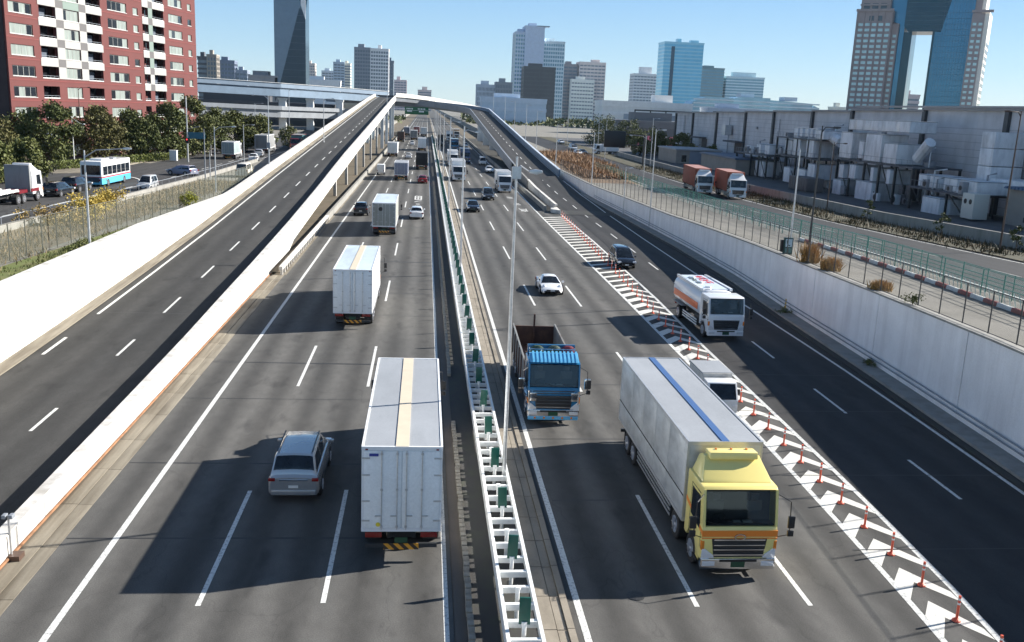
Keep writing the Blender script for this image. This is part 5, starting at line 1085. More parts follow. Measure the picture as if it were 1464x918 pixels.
MB().tube([(0,0,0),(0,0,1.45)], .035, 8).build('pole', ALU, t)
for s in (-1,1): MB().box(s*.1-.06,s*.1+.06,-.12,.1,1.38,1.5).build('camera', GREYP, t, bevel=.02)
MB().box(-.02,.3,-.2,.2,.0,.2).build('junction_box', BSTEEL, t)
# ---- gantry with message board on the right, green direction sign on the flyover
t = thing('message_board_gantry', 'black electronic message board on a cantilever post by the right street', 'sign', (49.5,212,zr(212)))
MB().tube([(0,0,0),(0,0,7.2)], .2, 8).build('post', DSTEEL, t); MB().tube([(0,0,7.1),(-7.8,0,7.3)], .1, 8).tube([(0,0,4.9),(-7.8,0,4.8)], .1, 8).build('arm', DSTEEL, t)
MB().box(-9.3,-4.4,-.35,.2,4.2,7.9).build('board', mat('black_board', (.012,.012,.016), .4), t, bevel=.05)
t = thing('direction_sign', 'long green direction sign hanging below the flyover', 'sign', (-3.4,341,10.3)); GS = mat('motorway_green', (.0,.16,.06), .5)
MB().box(-4.2,4.2,-.1,.1,0,2.6).build('panel', GS, t, bevel=.03); m = MB()
for (x0_, x1_, zz) in ((-3.6,-1.2,1.7),(-3.4,-1.6,.9),(.4,3.2,1.7),(.8,2.6,.8)):
    for k in range(5): xx = x0_+(x1_-x0_)*k/5; m.box(xx,xx+.3,-.115,-.1,zz,zz+.5)
m.build('sign_lettering', REFL, t); MB().box(-4.2,4.2,-.14,-.1,1.35,1.42).build('divider', REFL, t)
for s in (-3,3): MB().box(s-.06,s+.06,.1,.16,0,3.2).build('hanger', GREYP, t)
# traffic signal and blue street sign on the left
t = thing('signal_pole', 'pole with blue street name sign and red traffic signal by the trees', 'traffic light', (-40.5,166,2.65))
MB().tube([(0,0,0),(0,0,11)], [.16,.1], 8).build('pole', ALU, t); MB().box(.2,3.0,-.1,.0,4.0,5.1).build('street_sign', mat('teal_street_sign', (.03,.2,.3), .4), t); MB().box(-.3,.3,-.3,-.05,3.2,4.1).build('signal_head', TRIM, t); MB().tube([(0,-.33,3.85),(0,-.29,3.85)], .13, 10).build('signal_lens', mat('red_signal', (.7,.02,.03), .3, emit=(1,.05,.05,.8)), t)
MB().tube([(0,0,5.6),(2.2,-.3,6.1)], .05, 6).build('arm', ALU, t)
t = thing('utility_cabinet', 'white utility cabinet at the foot of the signal pole', 'cabinet', (-43,166.5,2.8)); MB().box(-.6,.6,-.4,.4,0,1.7).build('cabinet', WSTEEL, t, bevel=.03); MB().box(-.64,.64,-.44,.44,1.7,1.78).build('lid', WSTEEL, t)
# ================================================================ BUILDINGS
def fmat(name, col, rough=.6, **k): return mat(name, col, rough, 0, .08, .3, **k)
WG = mat('window_glass', (.03,.045,.055), .08, 0, 0, 1, 0, .6); CURT = mat('curtained_pane', (.36,.41,.38), .3, 0, .35, 1.1, stretch=(3,1,.2)); FRM = mat('window_frame_offwhite', (.50,.50,.47), .5); DKW = mat('dark_pane', (.02,.022,.028), .12, 0, 0, 1, 0, .6)
# red apartment block: facade from A to B, seen running away to the right
A = Vector((-61.5,148,0)); ang = math.atan2(60,12.2); U = Vector((math.cos(ang), math.sin(ang), 0)); NRM = Vector((U.y,-U.x,0))
def fu(px, py=87):                                    # facade coordinate under a point of the sketch, used once to lay out the bays
    d = fw*FPX+r2*(px-732)+u2*(459-py); o = CAMP
    t = (A-o).dot(NRM)/d.dot(NRM); return (o+d*t-A).dot(U)
blk = thing('apartment_block', 'red brick apartment block with white and grey checkered balconies', 'building', tuple(A), ang)
BR = stained('red_brick_tile', (.19,.052,.048), (.14,.045,.04), (1,1,1), .8, .4, .85); FH = 3.05; ZB = 2.5; NF = 12
GRAYC = fmat('grey_check_panel', (.17,.16,.16)); WHC = fmat('white_balcony_panel', (.52,.51,.49)); GRNC = fmat('grey_green_panel', (.26,.34,.30))
# bays: (x0,x1 in metres along the facade, kind)
bays = [(2.0,5.6,'win'),(6.9,9.8,'bal'),(10.9,14.0,'mid'),(15.3,18.3,'bal'),(19.6,23.7,'half'),(25.6,26.9,'slim'),(29.2,31.0,'narrow'),(32.6,36.8,'bal2'),(38.8,44.6,'win'),(47.3,48.8,'slim')]
px_ = [(17,50),(60,83),(94,116),(126,147),(157,184),(193,200),(206,214),(220,236),(243,262),(270,275)]
bays = [(fu(a), fu(b2), k[2]) for (a, b2), k in zip(px_, bays)]; LEN = fu(281)
u0 = fu(11.5); D = 16
# openings are real recesses: build the front skin from pieces around them
wall = MB(); zt_ = ZB+NF*FH
def wz(f): return ZB+.95+f*FH
H = {'win':1.55,'bal':1.75,'mid':1.7,'half':1.6,'slim':1.25,'narrow':1.9,'bal2':1.75}
xs = []
for (a, b2, k) in bays: xs += [(a, b2, k)]
prev = u0
for (a, b2, k) in bays:
    wall.box(prev, a, 0, .5, ZB-.3, zt_)                 # pier (local y is inward of facade)
    for f in range(NF+1):
        z0 = ZB-.3 if f == 0 else wz(f-1)+H[k]; z1 = wz(f) if f < NF else zt_
        wall.box(a, b2, .0 if k != 'bal2' else .0, .5, z0, z1)
    prev = b2
wall.box(prev, LEN, 0, .5, ZB-.3, zt_); wall.box(u0, LEN, 1.6, D, ZB-.3, zt_-.01); wall.box(u0,u0+.5,.5,1.6,ZB-.3,zt_-.02).box(LEN-.5,LEN,.5,1.6,ZB-.3,zt_-.02)
def flipy(mb): mb.v = [(v[0], v[1], v[2]) for v in mb.v]; return mb
# local frame: x along facade, +y must point away from the road
inward = Vector((-math.sin(ang), math.cos(ang), 0))
wo = wall.build('wall', BR, blk)
bm_ = MB()
for f in range(NF): bm_.box(u0-.03, LEN+.03, -.04, .02, wz(f)-.55, wz(f)-.43)
tag(bm_.build('string_course', fmat('darker_red_course', (.27,.05,.045)), blk), kind='stuff')
for bi, (a, b2, k) in enumerate(bays):
    for f in range(NF):
        z0 = wz(f); z1 = z0+H[k]; rnd = random.Random(bi*50+f)
        if z0 > 40: continue
        if k in ('win','mid','half','slim'):
            wt = thing2 = MB().box(a+.02,b2-.02,.14,.2,z0+.02,z0+.1).box(a+.02,b2-.02,.14,.2,z1-.1,z1-.02)
            n_ = 1 if k == 'slim' else 4
            for q in range(n_+1): xx = a+.02+(b2-a-.12)*q/n_; wt.box(xx,xx+.08,.14,.2,z0+.1,z1-.1)
            wo_ = wt.build('window', FRM, blk)
            for q in range(n_):
                xa, xb = a+.1+(b2-a-.12)*q/n_, a+.02+(b2-a-.12)*(q+1)/n_
                dark = (k == 'half' and q < 2 and f > 4) or (rnd.random() < .28) or (k == 'win' and bi == 0 and q > 1 and f in (2,3,4))
                MB().box(xa,xb,.165,.18,z0+.1,z1-.1).build('pane', DKW if dark else CURT, wo_)
            MB().box(a-.05,b2+.05,-.08,.12,z0-.06,z0+.0).build('sill', WSTEEL, wo_)
        else:
            bo = MB().box(a,b2,1.52,1.58,z0,z1).build('balcony_door', DKW, blk)
            m = MB().box(a+.02,b2-.02,-.02,.04,z0-.12,z0+.0); m.build('balcony_sill', WSTEEL, blk)
            m = MB().box(a+.03,b2-.03,.08,.12,z0+.28,z0+.33)
            for q in range(5): xx = a+.05+(b2-a-.1)*q/4; m.box(xx-.02,xx+.02,.08,.12,z0,z0+.28)
            m.build('balcony_rail', GREYP, blk)
            if rnd.random() < .6: MB().box(a+.3,b2-.5,1.4,1.5,z0+.1,z1-.3).build('curtain', mat('blue_grey_curtain', (.10,.13,.18), .7), bo)
# checkered panels
f0 = 4
def chk(a, b2, z0, z1, m): MB().box(a, b2, -.07, -.003, z0, z1).build('facade_panel', m, blk)
B1, B2, B3, B7, B8 = bays[1], bays[2], bays[3], bays[6], bays[7]
zsp = lambda f: (wz(f-1)+1.75+.0, wz(f)-.12)
for f in range(5, NF):
    z0, z1 = zsp(f)
    chk(B1[0]-.3, B1[1]+.02, z0, z1, WHC); chk(B3[0]-.02, B3[1]+.3, z0, z1, WHC)
    chk(B1[1]+.03, B2[0]-.03, z0, z1, GRAYC); chk(B2[1]+.03, B3[0]-.03, z0, z1, GRAYC)
    chk(B2[0]+.0, B2[1]-.0, z0, z1, GRNC if f == 8 else WHC)
    chk(B1[1]+.03, B2[0]-.03, wz(f)-.1, wz(f)+1.74, WHC); chk(B2[1]+.03, B3[0]-.03, wz(f)-.1, wz(f)+1.74, WHC)
z_ = wz(4); chk(B1[1]+.03, B2[0]-.03, z_-.1, z_+1.74, WHC); chk(B2[1]+.03, B3[0]-.03, z_-.1, z_+1.74, WHC)
for f in range(4, NF):
    z0, z1 = zsp(f); chk(B7[0]-.1, B7[1], z0, z1, WHC); chk(B8[0], B8[1]+.2, z0, z1, WHC); chk(B7[1]+.03, B8[0]-.03, z0, z1, GRAYC); chk(B7[1]+.03, B8[0]-.03, wz(f)-.1, wz(f)+1.74, WHC if f in (4,9,10) else GRNC)
MB().box(u0-.2, LEN+.2, -.2, D+.2, zt_, zt_+.8).build('roof', BR, blk)
chk(fu(26), fu(184), ZB+.2, ZB+.95, BR)
MB().box(u0-.12,u0-.02,.3,D,ZB-.3,zt_).build('end_wall', mat('shaded_end_wall', (.06,.04,.045), .8, 0, .2, .5), blk)  # near-black panel: shade on the end face put into its colour
# ---- generic far building with storeys as real slabs
def block(label, x, y, w, d, z0, z1, glass, band, fh=3.6, bf=.45, rot=0, mull=0, mcol=None, top=None, proud=.35, name='tower_block', cat='building', group=None, cap=None):
    t = thing(name, label, cat, (x,y,z0), rot, group); h = z1-z0
    MB().box(-w/2,w/2,0,d,0,h).build('core', glass, t)
    n_ = max(1, int(h/fh)); m = MB(); fh_ = h/n_
    for k in range(n_): m.box(-w/2-proud,w/2+proud,-proud,d+proud,k*fh_+fh_*(1-bf),(k+1)*fh_-.01*k%.02)
    tag(m.build('spandrel_band', band, t), kind='stuff')
    if mull:
        m = MB()
        for k in range(mull+1): xx = -w/2+w*k/mull; m.box(xx-.3,xx+.3,-proud-.12,.2,0,h)
        nd = max(2, int(mull*d/w))
        for k in range(nd+1):
            yy_ = d*k/nd
            m.box(-w/2-proud-.12,-w/2+.2,yy_-.3,yy_+.3,0,h); m.box(w/2-.2,w/2+proud+.12,yy_-.3,yy_+.3,0,h)
        tag(m.build('mullion', mcol or band, t), kind='stuff')
    MB().box(-w/2-proud-.2,w/2+proud+.2,-proud-.2,d+proud+.2,h,h+1.2).build('parapet', cap or band, t)
    for (a, b2, c2, hh) in (top or [(-.3,.1,.4,3)]): MB().box(a*w,b2*w,d*.2,d*.2+d*c2,h+1.2,h+1.2+hh).build('roof_plant', band, t)
    return t
g = lambda n_, c_, r_=.6: fmat(n_, tuple(min(.8,x*1.45) for x in c_) if max(c_) > .25 else c_, r_)
gl1 = mat('blue_glass', (.05,.15,.24), .12, .3, .15, .2); gl2 = mat('dark_grey_glass', (.20,.24,.28), .25, .1, .1, .2); gl3 = mat('teal_glass', (.20,.38,.48), .2, .1, .12, .1)
block('dark and beige apartment tower next to the red block', -152, 700, 6, 10, 3, 41, gl2, g('beige_grey_concrete',(.34,.31,.27)), 3.1, .35, 0, 3)
block('brownish half of the same height beside the dark apartment tower', -159, 704, 7, 10, 3, 39.5, gl2, g('dark_grey_concrete',(.16,.17,.19)), 3.1, .4)
block('grey blue office block right of the beige apartment tower', -183, 900, 15, 14, 3, 44.5, gl2, g('slate_blue',(.18,.22,.3)), 3.6, .5, 0, 5)
block('lower pale blue block stepping down beside the grey blue office', -170, 904, 10, 14, 3, 36.5, gl2, g('pale_slate',(.27,.32,.4)), 3.6, .5, 0, 3)
block('low flat grey hall before the dark faceted tower', -100, 600, 17, 20, 3, 26, g('hall_grey',(.22,.24,.27)), g('hall_roof',(.3,.3,.31)), 8, .3, top=[(-.4,.15,.5,2.6)])
# dark faceted tower
t = thing('faceted_tower', 'dark glass tower with a slanting lighter facet, top out of view', 'building', (-83.4,600,3))
FA = mat('dark_blue_curtain_wall', (.03,.065,.10), .18, .3, .1, .3); FB = mat('lighter_slate_curtain_wall', (.24,.32,.41), .22, .3, .08, .3)
w2 = 9.3; MB().loft([[(-w2,-0,0),(w2,0,0),(w2,18,0),(-w2,18,0)],[(-w2,0,76),(w2,0,62),(w2,18,76),(-w2,18,84)]]).build('body', FA, t)
MB().add([(-w2-.1,-.35,8),(-w2+1.0,-.35,12),(w2*.72,-.35,68),(-w2-.1,-.35,80),(-w2-.1,-.02,8),(-w2+1.0,-.02,12),(w2*.72,-.02,68),(-w2-.1,-.02,80)], [(0,1,2,3),(7,6,5,4),(0,4,5,1),(1,5,6,2),(2,6,7,3),(3,7,4,0)]).build('light_facet', FB, t)
m = MB()
for k in range(19): m.box(-w2,w2,-.06,.04,4*k,4*k+.25)
tag(m.build('floor_line', GREYP if 0 else mat('floor_line_dark', (.05,.08,.12), .3), t), kind='stuff')
m = MB(); m.add([(w2*.72,-.37,66),(w2+.1,-.37,58),(w2+.1,-.37,76),(w2*.72,-.37,78),(w2*.72,-.05,66),(w2+.1,-.05,58),(w2+.1,-.05,76),(w2*.72,-.05,78)], [(0,1,2,3),(7,6,5,4),(0,4,5,1),(1,5,6,2),(2,6,7,3),(3,7,4,0)]); m.build('pale_corner', g('pale_stone',(.6,.6,.58)), t)
block('beige slim apartment tower just right of the dark faceted tower', -143, 1200, 11, 14, 3, 56, gl2, g('warm_beige',(.5,.44,.4)), 3.2, .55, 0, 4)
block('pale grey office block in the gap left of the checkered high-rise', -131, 1300, 17, 14, 3, 51, gl2, g('cool_grey',(.42,.46,.5)), 3.4, .5, 0, 4)
block('bluish grey apartment tower with warm side, before the lattice high-rise', -108, 1200, 13, 14, 3, 59, gl2, g('bluish_grey',(.32,.38,.44)), 3.2, .5, 0, 3)
block('cream apartment tower touching the bluish grey one', -98.5, 1202, 8, 14, 3, 58, gl2, g('cream_concrete',(.58,.52,.44)), 3.2, .55)
block('low white warehouses below the cream tower', -99, 900, 36, 20, 3, 31, g('warehouse_white',(.58,.6,.62)), g('warehouse_white2',(.62,.63,.64)), 9, .4)
t = block('grey and white high-rise with close balcony lines, dark left flank', -59.5, 900, 14.5, 16, 3, 61.5, gl2, g('lattice_grey',(.30,.33,.38)), 3.1, .42, 0, 6)
t = block('white lattice half of the high-rise with balcony lines', -44, 899, 16, 16, 3, 61, gl2, g('lattice_white',(.60,.61,.62)), 3.1, .45, 0, 7, top=[(-.1,.1,.4,3.2)])
block('slim dark tower tucked behind the white lattice high-rise', -37.5, 1000, 6, 12, 3, 55, gl2, g('dark_slate',(.2,.25,.3)), 3.2, .5)
block('pinkish apartment block right of the lattice high-rise', -41, 1500, 19, 16, 3, 48, gl2, g('pink_grey',(.5,.42,.42)), 3.6, .6, 0, 4, top=[(-.3,.0,.4,5)])
block('small distant pinkish building above the crossing deck', -3.5, 1600, 22, 16, 3, 36, gl2, g('pink_grey2',(.46,.4,.38)), 3.8, .6, top=[(-.2,.2,.4,5)])
# centre right
block('grey ribbed office slab at the left of the centre cluster', 50, 800, 16, 16, 3, 31, gl2, g('rib_grey',(.33,.37,.42)), 3.6, .35, 0, 14)
block('darker ribbed office slab adjoining the grey one', 64, 797, 13, 16, 3, 33.5, gl2, g('rib_dark',(.27,.30,.34)), 3.6, .35, 0, 10)
sb = g('tall_blue_grey',(.40,.46,.55))
block('left sunlit face part of the tallest pale tower', 97, 1000, 13, 30, 3, 90, gl3, sb, 3.8, .5, 0, 5, g('tall_pale',(.5,.56,.63)))
t = block('tallest pale blue grey tower with jutting roof canopy', 110, 996, 20, 30, 3, 96, g('plain_blue_grey',(.40,.46,.56)), sb, 12, .1)
MB().box(2,15,-1,10,93.6,94.6).build('canopy', g('canopy_grey',(.25,.3,.36)), t)
block('lower glazed wing right of the tallest pale tower', 130, 1000, 24, 28, 3, 82, gl3, g('wing_grey',(.45,.52,.6)), 3.8, .4, 0, 10)
t = block('dark grey windowless office block before the tallest tower', 105.5, 900, 29, 24, 3, 51.5, g('charcoal_panel',(.15,.16,.17)), g('charcoal_band',(.17,.18,.19)), 3.6, .35, 0, 2, top=[(-.35,.1,.3,3)])
be = g('beige_panel_wall',(.50,.44,.42))
block('left wing of the beige tower with grey glazing', 165, 1104, 16, 26, 3, 65, gl2, g('taupe',(.33,.30,.31)), 3.8, .5, 0, 3)
block('beige tower with tall slab on its right', 190, 1100, 30, 26, 3, 68, gl2, be, 3.8, .6, 0, 7, top=[(.0,.3,.4,3)])
block('low sunlit block in front of the beige tower', 178, 1090, 26, 10, 3, 48, gl2, g('pale_beige',(.62,.56,.52)), 3.8, .65, 0, 8)
block('white grey stepped tower left of the blue glass tower', 301, 1300, 36, 26, 3, 66, gl2, g('white_grey',(.55,.6,.66)), 3.8, .55, 0, 8, top=[(-.25,.2,.4,9)])
BLG = mat('sky_blue_curtain_wall', (.16,.48,.68), .2, .2, .12, .1)
t = block('bright blue glass tower with dark vertical slot', 296, 1100, 46, 30, 3, 95, BLG, mat('teal_blue_band', (.30,.58,.72), .2, .2), 4.0, .35, .0, 0, top=[(-.15,-.05,.3,4),(.2,.4,.3,3)])
MB().box(-15,-11,-.6,.2,0,88).build('vertical_slot', mat('slot_dark_blue', (.03,.1,.17), .2), t)
block('teal glass office right behind the bright blue tower', 392, 1300, 34, 26, 3, 78, gl3, g('teal_grey',(.20,.30,.33)), 3.8, .4)
block('pale banded teal office with rooftop crane', 440, 1300, 54, 26, 3, 68, gl3, g('pale_teal',(.42,.52,.56)), 3.8, .45, top=[(-.3,.3,.4,6)])
# curved glass hall
t = thing('curved_glass_hall', 'long low glass hall with curved stepped ends on the right skyline', 'building', (0,0,0)); CG = mat('pale_blue_curved_glass', (.30,.46,.55), .15, .3, .15, .1)
for i, (xa, xb, y, zz, sl_) in enumerate(((222,262,800,30,1),(256,300,815,31.5,1),(296,345,830,30.5,0),(345,352,832,27,0))):
    pf = [(xa,3),(xb,3),(xb,zz-(.0 if sl_ else 2)),(xa+14*sl_+2,zz),(xa+5*sl_,zz-4),(xa,zz-12)]
    MB().prism(pf, y, y+25, 'y').build('hall', CG, t)
    m = MB()
    for k in range(8): z = 5+k*3.2; m.box(xa+(0 if z < 18 else 5*sl_), xb+.2, y-.3, y, z, z+1.1)
    m.build('glazing_band', mat('pale_glazing_band', (.62,.70,.74), .3), t)
for xx, hh in ((285,5),(325,3.5)): MB().box(xx-6,xx+6,832,845,30,30+hh).build('roof_plant', g('plant_grey',(.4,.45,.5)), t)
# twin-legged tower with bridge: telecom style centre
t = thing('arch_tower', 'huge twin-legged tower with brown stone sides and blue glass bridge', 'building', (273.5,520,4), -.60); STN = g('brown_stone_cladding',(.36,.30,.29)); SUNST = g('sunlit_stone_face',(.60,.53,.48)); TW = mat('pale_teal_window', (.50,.68,.68), .15, .1, .15, .3)
CW = mat('blue_curtain_wall', (.09,.32,.50), .1, .4, .1, .08); CWD = mat('dark_teal_curtain_wall', (.02,.085,.12), .1, .4, .1, .1)
Zg = 0
tx = lambda px: (234.4+(px-1206)*.4143-273.5)*.885
tz = lambda py: 14+(178-py)*.391
def leg(px0, px1, y0, y1, z0, z1, m, nm): MB().box(tx(px0),tx(px1),y0,y1,z0,z1).build(nm, m, t)
ZS = tz(28)
leg(1205,1258,0,30,-2,ZS,STN,'stone_tower'); leg(1209,1252,2,30,ZS,104,STN,'upper_stone_tower'); leg(1258,1267,4,30,-2,ZS-7,STN,'stone_flank')
leg(1369,1386,0,30,-2,tz(34),STN,'stone_tower'); leg(1367,1380,4,30,tz(34),104,STN,'upper_stone_tower')
leg(1386,1392,.6,28,-2,tz(32),SUNST,'sunlit_side'); leg(1380,1385,4.6,28,tz(32),104,SUNST,'upper_sunlit_side')  # right flank in sun: same stone, with the sunlight put into a paler colour
m = MB()
for f in range(21):
    z = 4+f*3.0
    for k in range(5): xx = tx(1209+k*10); m.box(xx,xx+2.5,-.16,.1,z,z+1.5)
    m.box(tx(1260),tx(1265),3.84,4.1,z,z+1.5) if f < 19 else None
    for k in range(2): m.box(tx(1371+k*8),tx(1376+k*8),-.16,.1,z,z+1.4)
tag(m.build('window', TW, t), kind='stuff')
m = MB()
for k in range(6): m.box(tx(1206.5+k*9.8),tx(1207.8+k*9.8),-.5,0,-2,ZS)
m.box(tx(1204),tx(1259),-.7,0,ZS-.8,ZS+.6).box(tx(1208),tx(1253),1.4,2,tz(22)+.2,tz(22)+1.2).box(tx(1368),tx(1397),-.6,.0,tz(33),tz(33)+1.4)
tag(m.build('pilaster', STN, t), kind='stuff')
m = MB()
for f in range(15):
    for k in range(4): m.box(tx(1392)-.1,tx(1392)+.12,3+k*6.5,6.5+k*6.5,3+f*3.6,5.2+f*3.6)
tag(m.build('side_window', DKW, t), kind='stuff')
m = MB()
for k in range(3): m.box(tx(1213+k*12.5),tx(1222+k*12.5),1.84,2.1,tz(26),tz(18)); m.box(tx(1213+k*12.5),tx(1223+k*12.5),1.84,2.1,tz(11),tz(-2))
for k in range(2): m.box(tx(1224+k*12),tx(1231+k*12),-.16,.1,tz(43),tz(36))
tag(m.build('belvedere_window', mat('slate_belvedere_pane', (.12,.17,.2), .2), t), kind='stuff')
MB().prism([(tx(1267),-2),(tx(1274.5),-2),(tx(1274.5),tz(2)),(tx(1252),tz(0)),(tx(1252),ZS),(tx(1258),ZS-6),(tx(1267),ZS-7)], 7, 30, 'y').build('glass_leg', CW, t)
MB().box(tx(1274.5),tx(1286),9,29,-2,tz(57)).build('inner_glass_wall', CWD, t)
MB().prism([(tx(1274.6),tz(50)),(tx(1281),tz(57)),(tx(1328),tz(57)),(tx(1339),tz(4)),(tx(1318),tz(0)),(tx(1280),tz(3)),(tx(1274.6),tz(8))], 5, 28, 'y').build('bridge', CWD, t)
MB().box(tx(1315),tx(1320),9,29,-2,tz(57)).build('inner_glass_wall', CWD, t)
MB().prism([(tx(1320),-2),(tx(1369),-2),(tx(1371),tz(5)),(tx(1339.3),tz(7)),(tx(1328.3),tz(58)),(tx(1320),tz(58))], 3, 30.5, 'y').build('glass_leg', CW, t)
m = MB()
for k in range(25):
    z = k*3.0-1; m.box(tx(1320 if z < tz(58) else 1329+(z-tz(58))*.5),tx(1369.5),2.85,3.0,z,z+.14)
for k in range(12): xx = tx(1322+k*4); m.box(xx,xx+.14,2.84,2.99,-2,tz(58) if k < 2 else tz(8) if k > 4 else tz(30))
for k in range(8): z = tz(54)+k*2.4; m.box(tx(1277),tx(1329+k*1.1),4.85,5.0,z,z+.15)
tag(m.build('glazing_bar', mat('blue_glazing_bar', (.05,.14,.22), .3), t), kind='stuff')
block('small pinkish buildings seen through the arch of the twin-legged tower', 377, 720, 16, 14, 3, 36, gl2, g('pinkish_stone',(.42,.36,.36)), 3.6, .6)
block('tiny pale block left of the twin-legged tower', 319, 715, 9, 10, 3, 24, gl2, g('offwhite',(.6,.57,.5)), 3.6, .6)
DUC = stained('duct_sheet_steel', (.74,.75,.77), (.45,.45,.47), (1,1,.3), .9, .7, .5); DUC2 = stained('dull_duct_steel', (.42,.43,.46), (.3,.3,.3), (1,1,.3), .9, .7, .5)
# ---- warehouse on the right with pilasters and panels
xw_ = 78
wh = thing('factory_hall', 'long grey factory hall with dark pilasters behind the ventilation plant', 'building', (0,0,0)); PAN = stained('pale_grey_panel', (.60,.59,.60), (.42,.42,.43), (1,1,.3), .3, .5)
pil = [292,273,250,227,208,186.5,168.5,143,121.5,100,78]
def zroof(y): return 15.95 if y > 162 else 16.55
for i, (a, b2) in enumerate(zip(pil, pil[1:])):
    z0 = zr(b2)-.5; zt2 = 14.45+(292-(a+b2)/2)*.012 if a > 165 else 16.35
    n_ = 3
    for k in range(n_):
        ya, yb = b2+(a-b2)*k/n_, b2+(a-b2)*(k+1)/n_
        MB().box(xw_,xw_+.3,ya+.02,yb-.02,z0,zt2).build('wall_panel', PAN, wh)
    MB().box(xw_-.5,xw_-.02,a-.45,a+.45,z0,zt2-.05).build('pilaster', mat('dark_grey_pilaster', (.07,.075,.085), .5), wh)
    MB().box(xw_-.6,xw_+.6,b2-.02,a+.02,zt2,zt2+.35).build('eaves', g('eaves_grey',(.28,.27,.27)), wh)
    MB().box(xw_+.31,xw_+60,b2,a,z0,zt2-.3).build('hall', PAN, wh)
m = MB()
for k in range(190): y = 78+k*.47; m.box(xw_-.85,xw_-.25,y,y+.22,16.7,16.98) if y < 166 else None
m2 = MB()
for i, (a, b2) in enumerate(zip(pil, pil[1:])):
    for z_ in rng(3.5, 13.8, 1.05): m2.box(xw_-.03,xw_+.01,b2+.5,a-.5,z_,z_+.05)
tag(m2.build('cladding_rib', g('cladding_rib_grey',(.3,.3,.31)), wh), kind='stuff')
for y_, z_, s_ in ((218,11.5,.6),(198,9.2,.8),(176,12.2,.7),(155,12,.9),(108,10.5,1.0),(96,8.4,1.1),(92,12.5,.5)): MB().box(xw_-.35,xw_-.04,y_,y_+s_*1.4,z_,z_+s_).build('louvre', DUC2, wh)
for y_ in (239,204,113,90): MB().tube([(xw_-.25,y_,zr(y_)),(xw_-.25,y_,14)], .09, 6).build('downpipe', GREYP, wh)
tag(m.build('corrugated_edge', g('corrugated_grey',(.33,.33,.34)), wh), kind='stuff'); MB().box(xw_+.32,xw_+60,293,294,2,14.2).build('end_wall', PAN, wh)
MB().box(xw_-2.6,xw_-.55,226,236,7.9,8.3).build('door_canopy', g('canopy_dark',(.1,.1,.12)), wh); MB().box(xw_-.06,xw_-.01,227,234,2,7.8).build('loading_door', g('brown_door',(.09,.06,.06)), wh)
MB().box(xw_-2.6,xw_-.55,257,266,7.9,8.3).build('door_canopy', g('canopy_dark',(.1,.1,.12)), wh); MB().box(xw_-.06,xw_-.01,258,263,2,7.8).build('loading_door', g('grey_door',(.13,.12,.13)), wh)
m = MB()
for k in range(18): m.box(xw_-.4,xw_-.2,281,282,3+k*.62,3.1+k*.62)
m.box(xw_-.4,xw_-.3,280.9,281,2,14).box(xw_-.4,xw_-.3,282,282.1,2,14); m.build('wall_ladder', GREYP, wh)
MB().box(xw_-2.2,xw_-.5,236,238.5,9.5,12).build('wall_unit', ALU, wh)
# ventilation frames with duct boxes
def rack(label, y0, y1, x0, x1, lv, boxes, pipes=()):
    zb = zr((y0+y1)/2); t = thing('ventilation_rack', label, 'ventilation plant', (0,0,zb), 0, 'ventilation plant along the factory wall')
    for y in rng(y0,y1,(y1-y0)/max(1,round((y1-y0)/5))):
        for x in (x0,x1): MB().box(x-.15,x+.15,y-.15,y+.15,-.3,lv[-1]).build('column', DSTEEL, t)
    for z in lv:
        MB().box(x0-.2,x1+.2,y0-.2,y1+.2,z-.12,z+.12).build('platform', g('steel_grating',(.12,.13,.15)), t)
        for x in (x0-.2,): 
            m = MB().tube([(x,y0,z+1.0),(x,y1,z+1.0)], .03, 5)
            for y in rng(y0,y1,1.6): m.tube([(x,y,z),(x,y,z+1)], .025, 5)
            m.build('handrail', GREYP, t)
    for (ya, yb, xa, xb, za, zb_) in boxes:
        o = MB().box(xa,xb,ya,yb,za,zb_).build('duct_box', DUC, t, bevel=.04)
        m = MB(); 
        for q in (za+.02,zb_-.1): m.box(xa-.04,xb+.04,ya-.04,yb+.04,q,q+.08)
        m.build('flange', GREYP, o)
    for (p, q, r_) in pipes: MB().tube([p,q], r_, 10).build('duct_pipe', DUC, t)
    R_ = random.Random(int(y0)); tops = [0.15]+[z+.12 for z in lv]
    for k in range(int((y1-y0)*1.5)):
        y = R_.uniform(y0+.4,y1-1.4); zf_ = R_.choice(tops); xx = x0+R_.uniform(-.4,4.2); a_, b_, c_ = R_.uniform(.5,1.6), R_.uniform(.6,1.8), R_.uniform(.5,1.7)
        o = MB().box(xx,xx+a_,y,y+b_,zf_,zf_+c_).build('duct_box', DUC if R_.random() < .45 else DUC2, t, bevel=.03)
        if R_.random() < .35: MB().tube([(xx-.02,y+b_/2,zf_+c_/2),(xx-.06,y+b_/2,zf_+c_/2)], min(b_,c_)*.36, 12).build('fan_grille', TRIM, o)
    for k in range(int((y1-y0)*.3)):
        y = R_.uniform(y0,y1); xx = x0+R_.uniform(0,5); zt_p = R_.choice([lv[-1]+1.5,lv[-1],lv[0]+.8,lv[-1]+2.6]); MB().tube([(xx,y,0),(xx,y,zt_p),(xx+1.0,y+R_.uniform(-1.5,1.5),zt_p+.3)], R_.uniform(.06,.2), 8).build('duct_pipe', R_.choice([DUC,DUC2,DSTEEL]), t)
    for y in rng(y0,y1,5)[:-1]: MB().bar((x0,y,.2),(x0,min(y+4.5,y1),lv[0]), .12, .12).build('brace', DSTEEL, t)
    return t
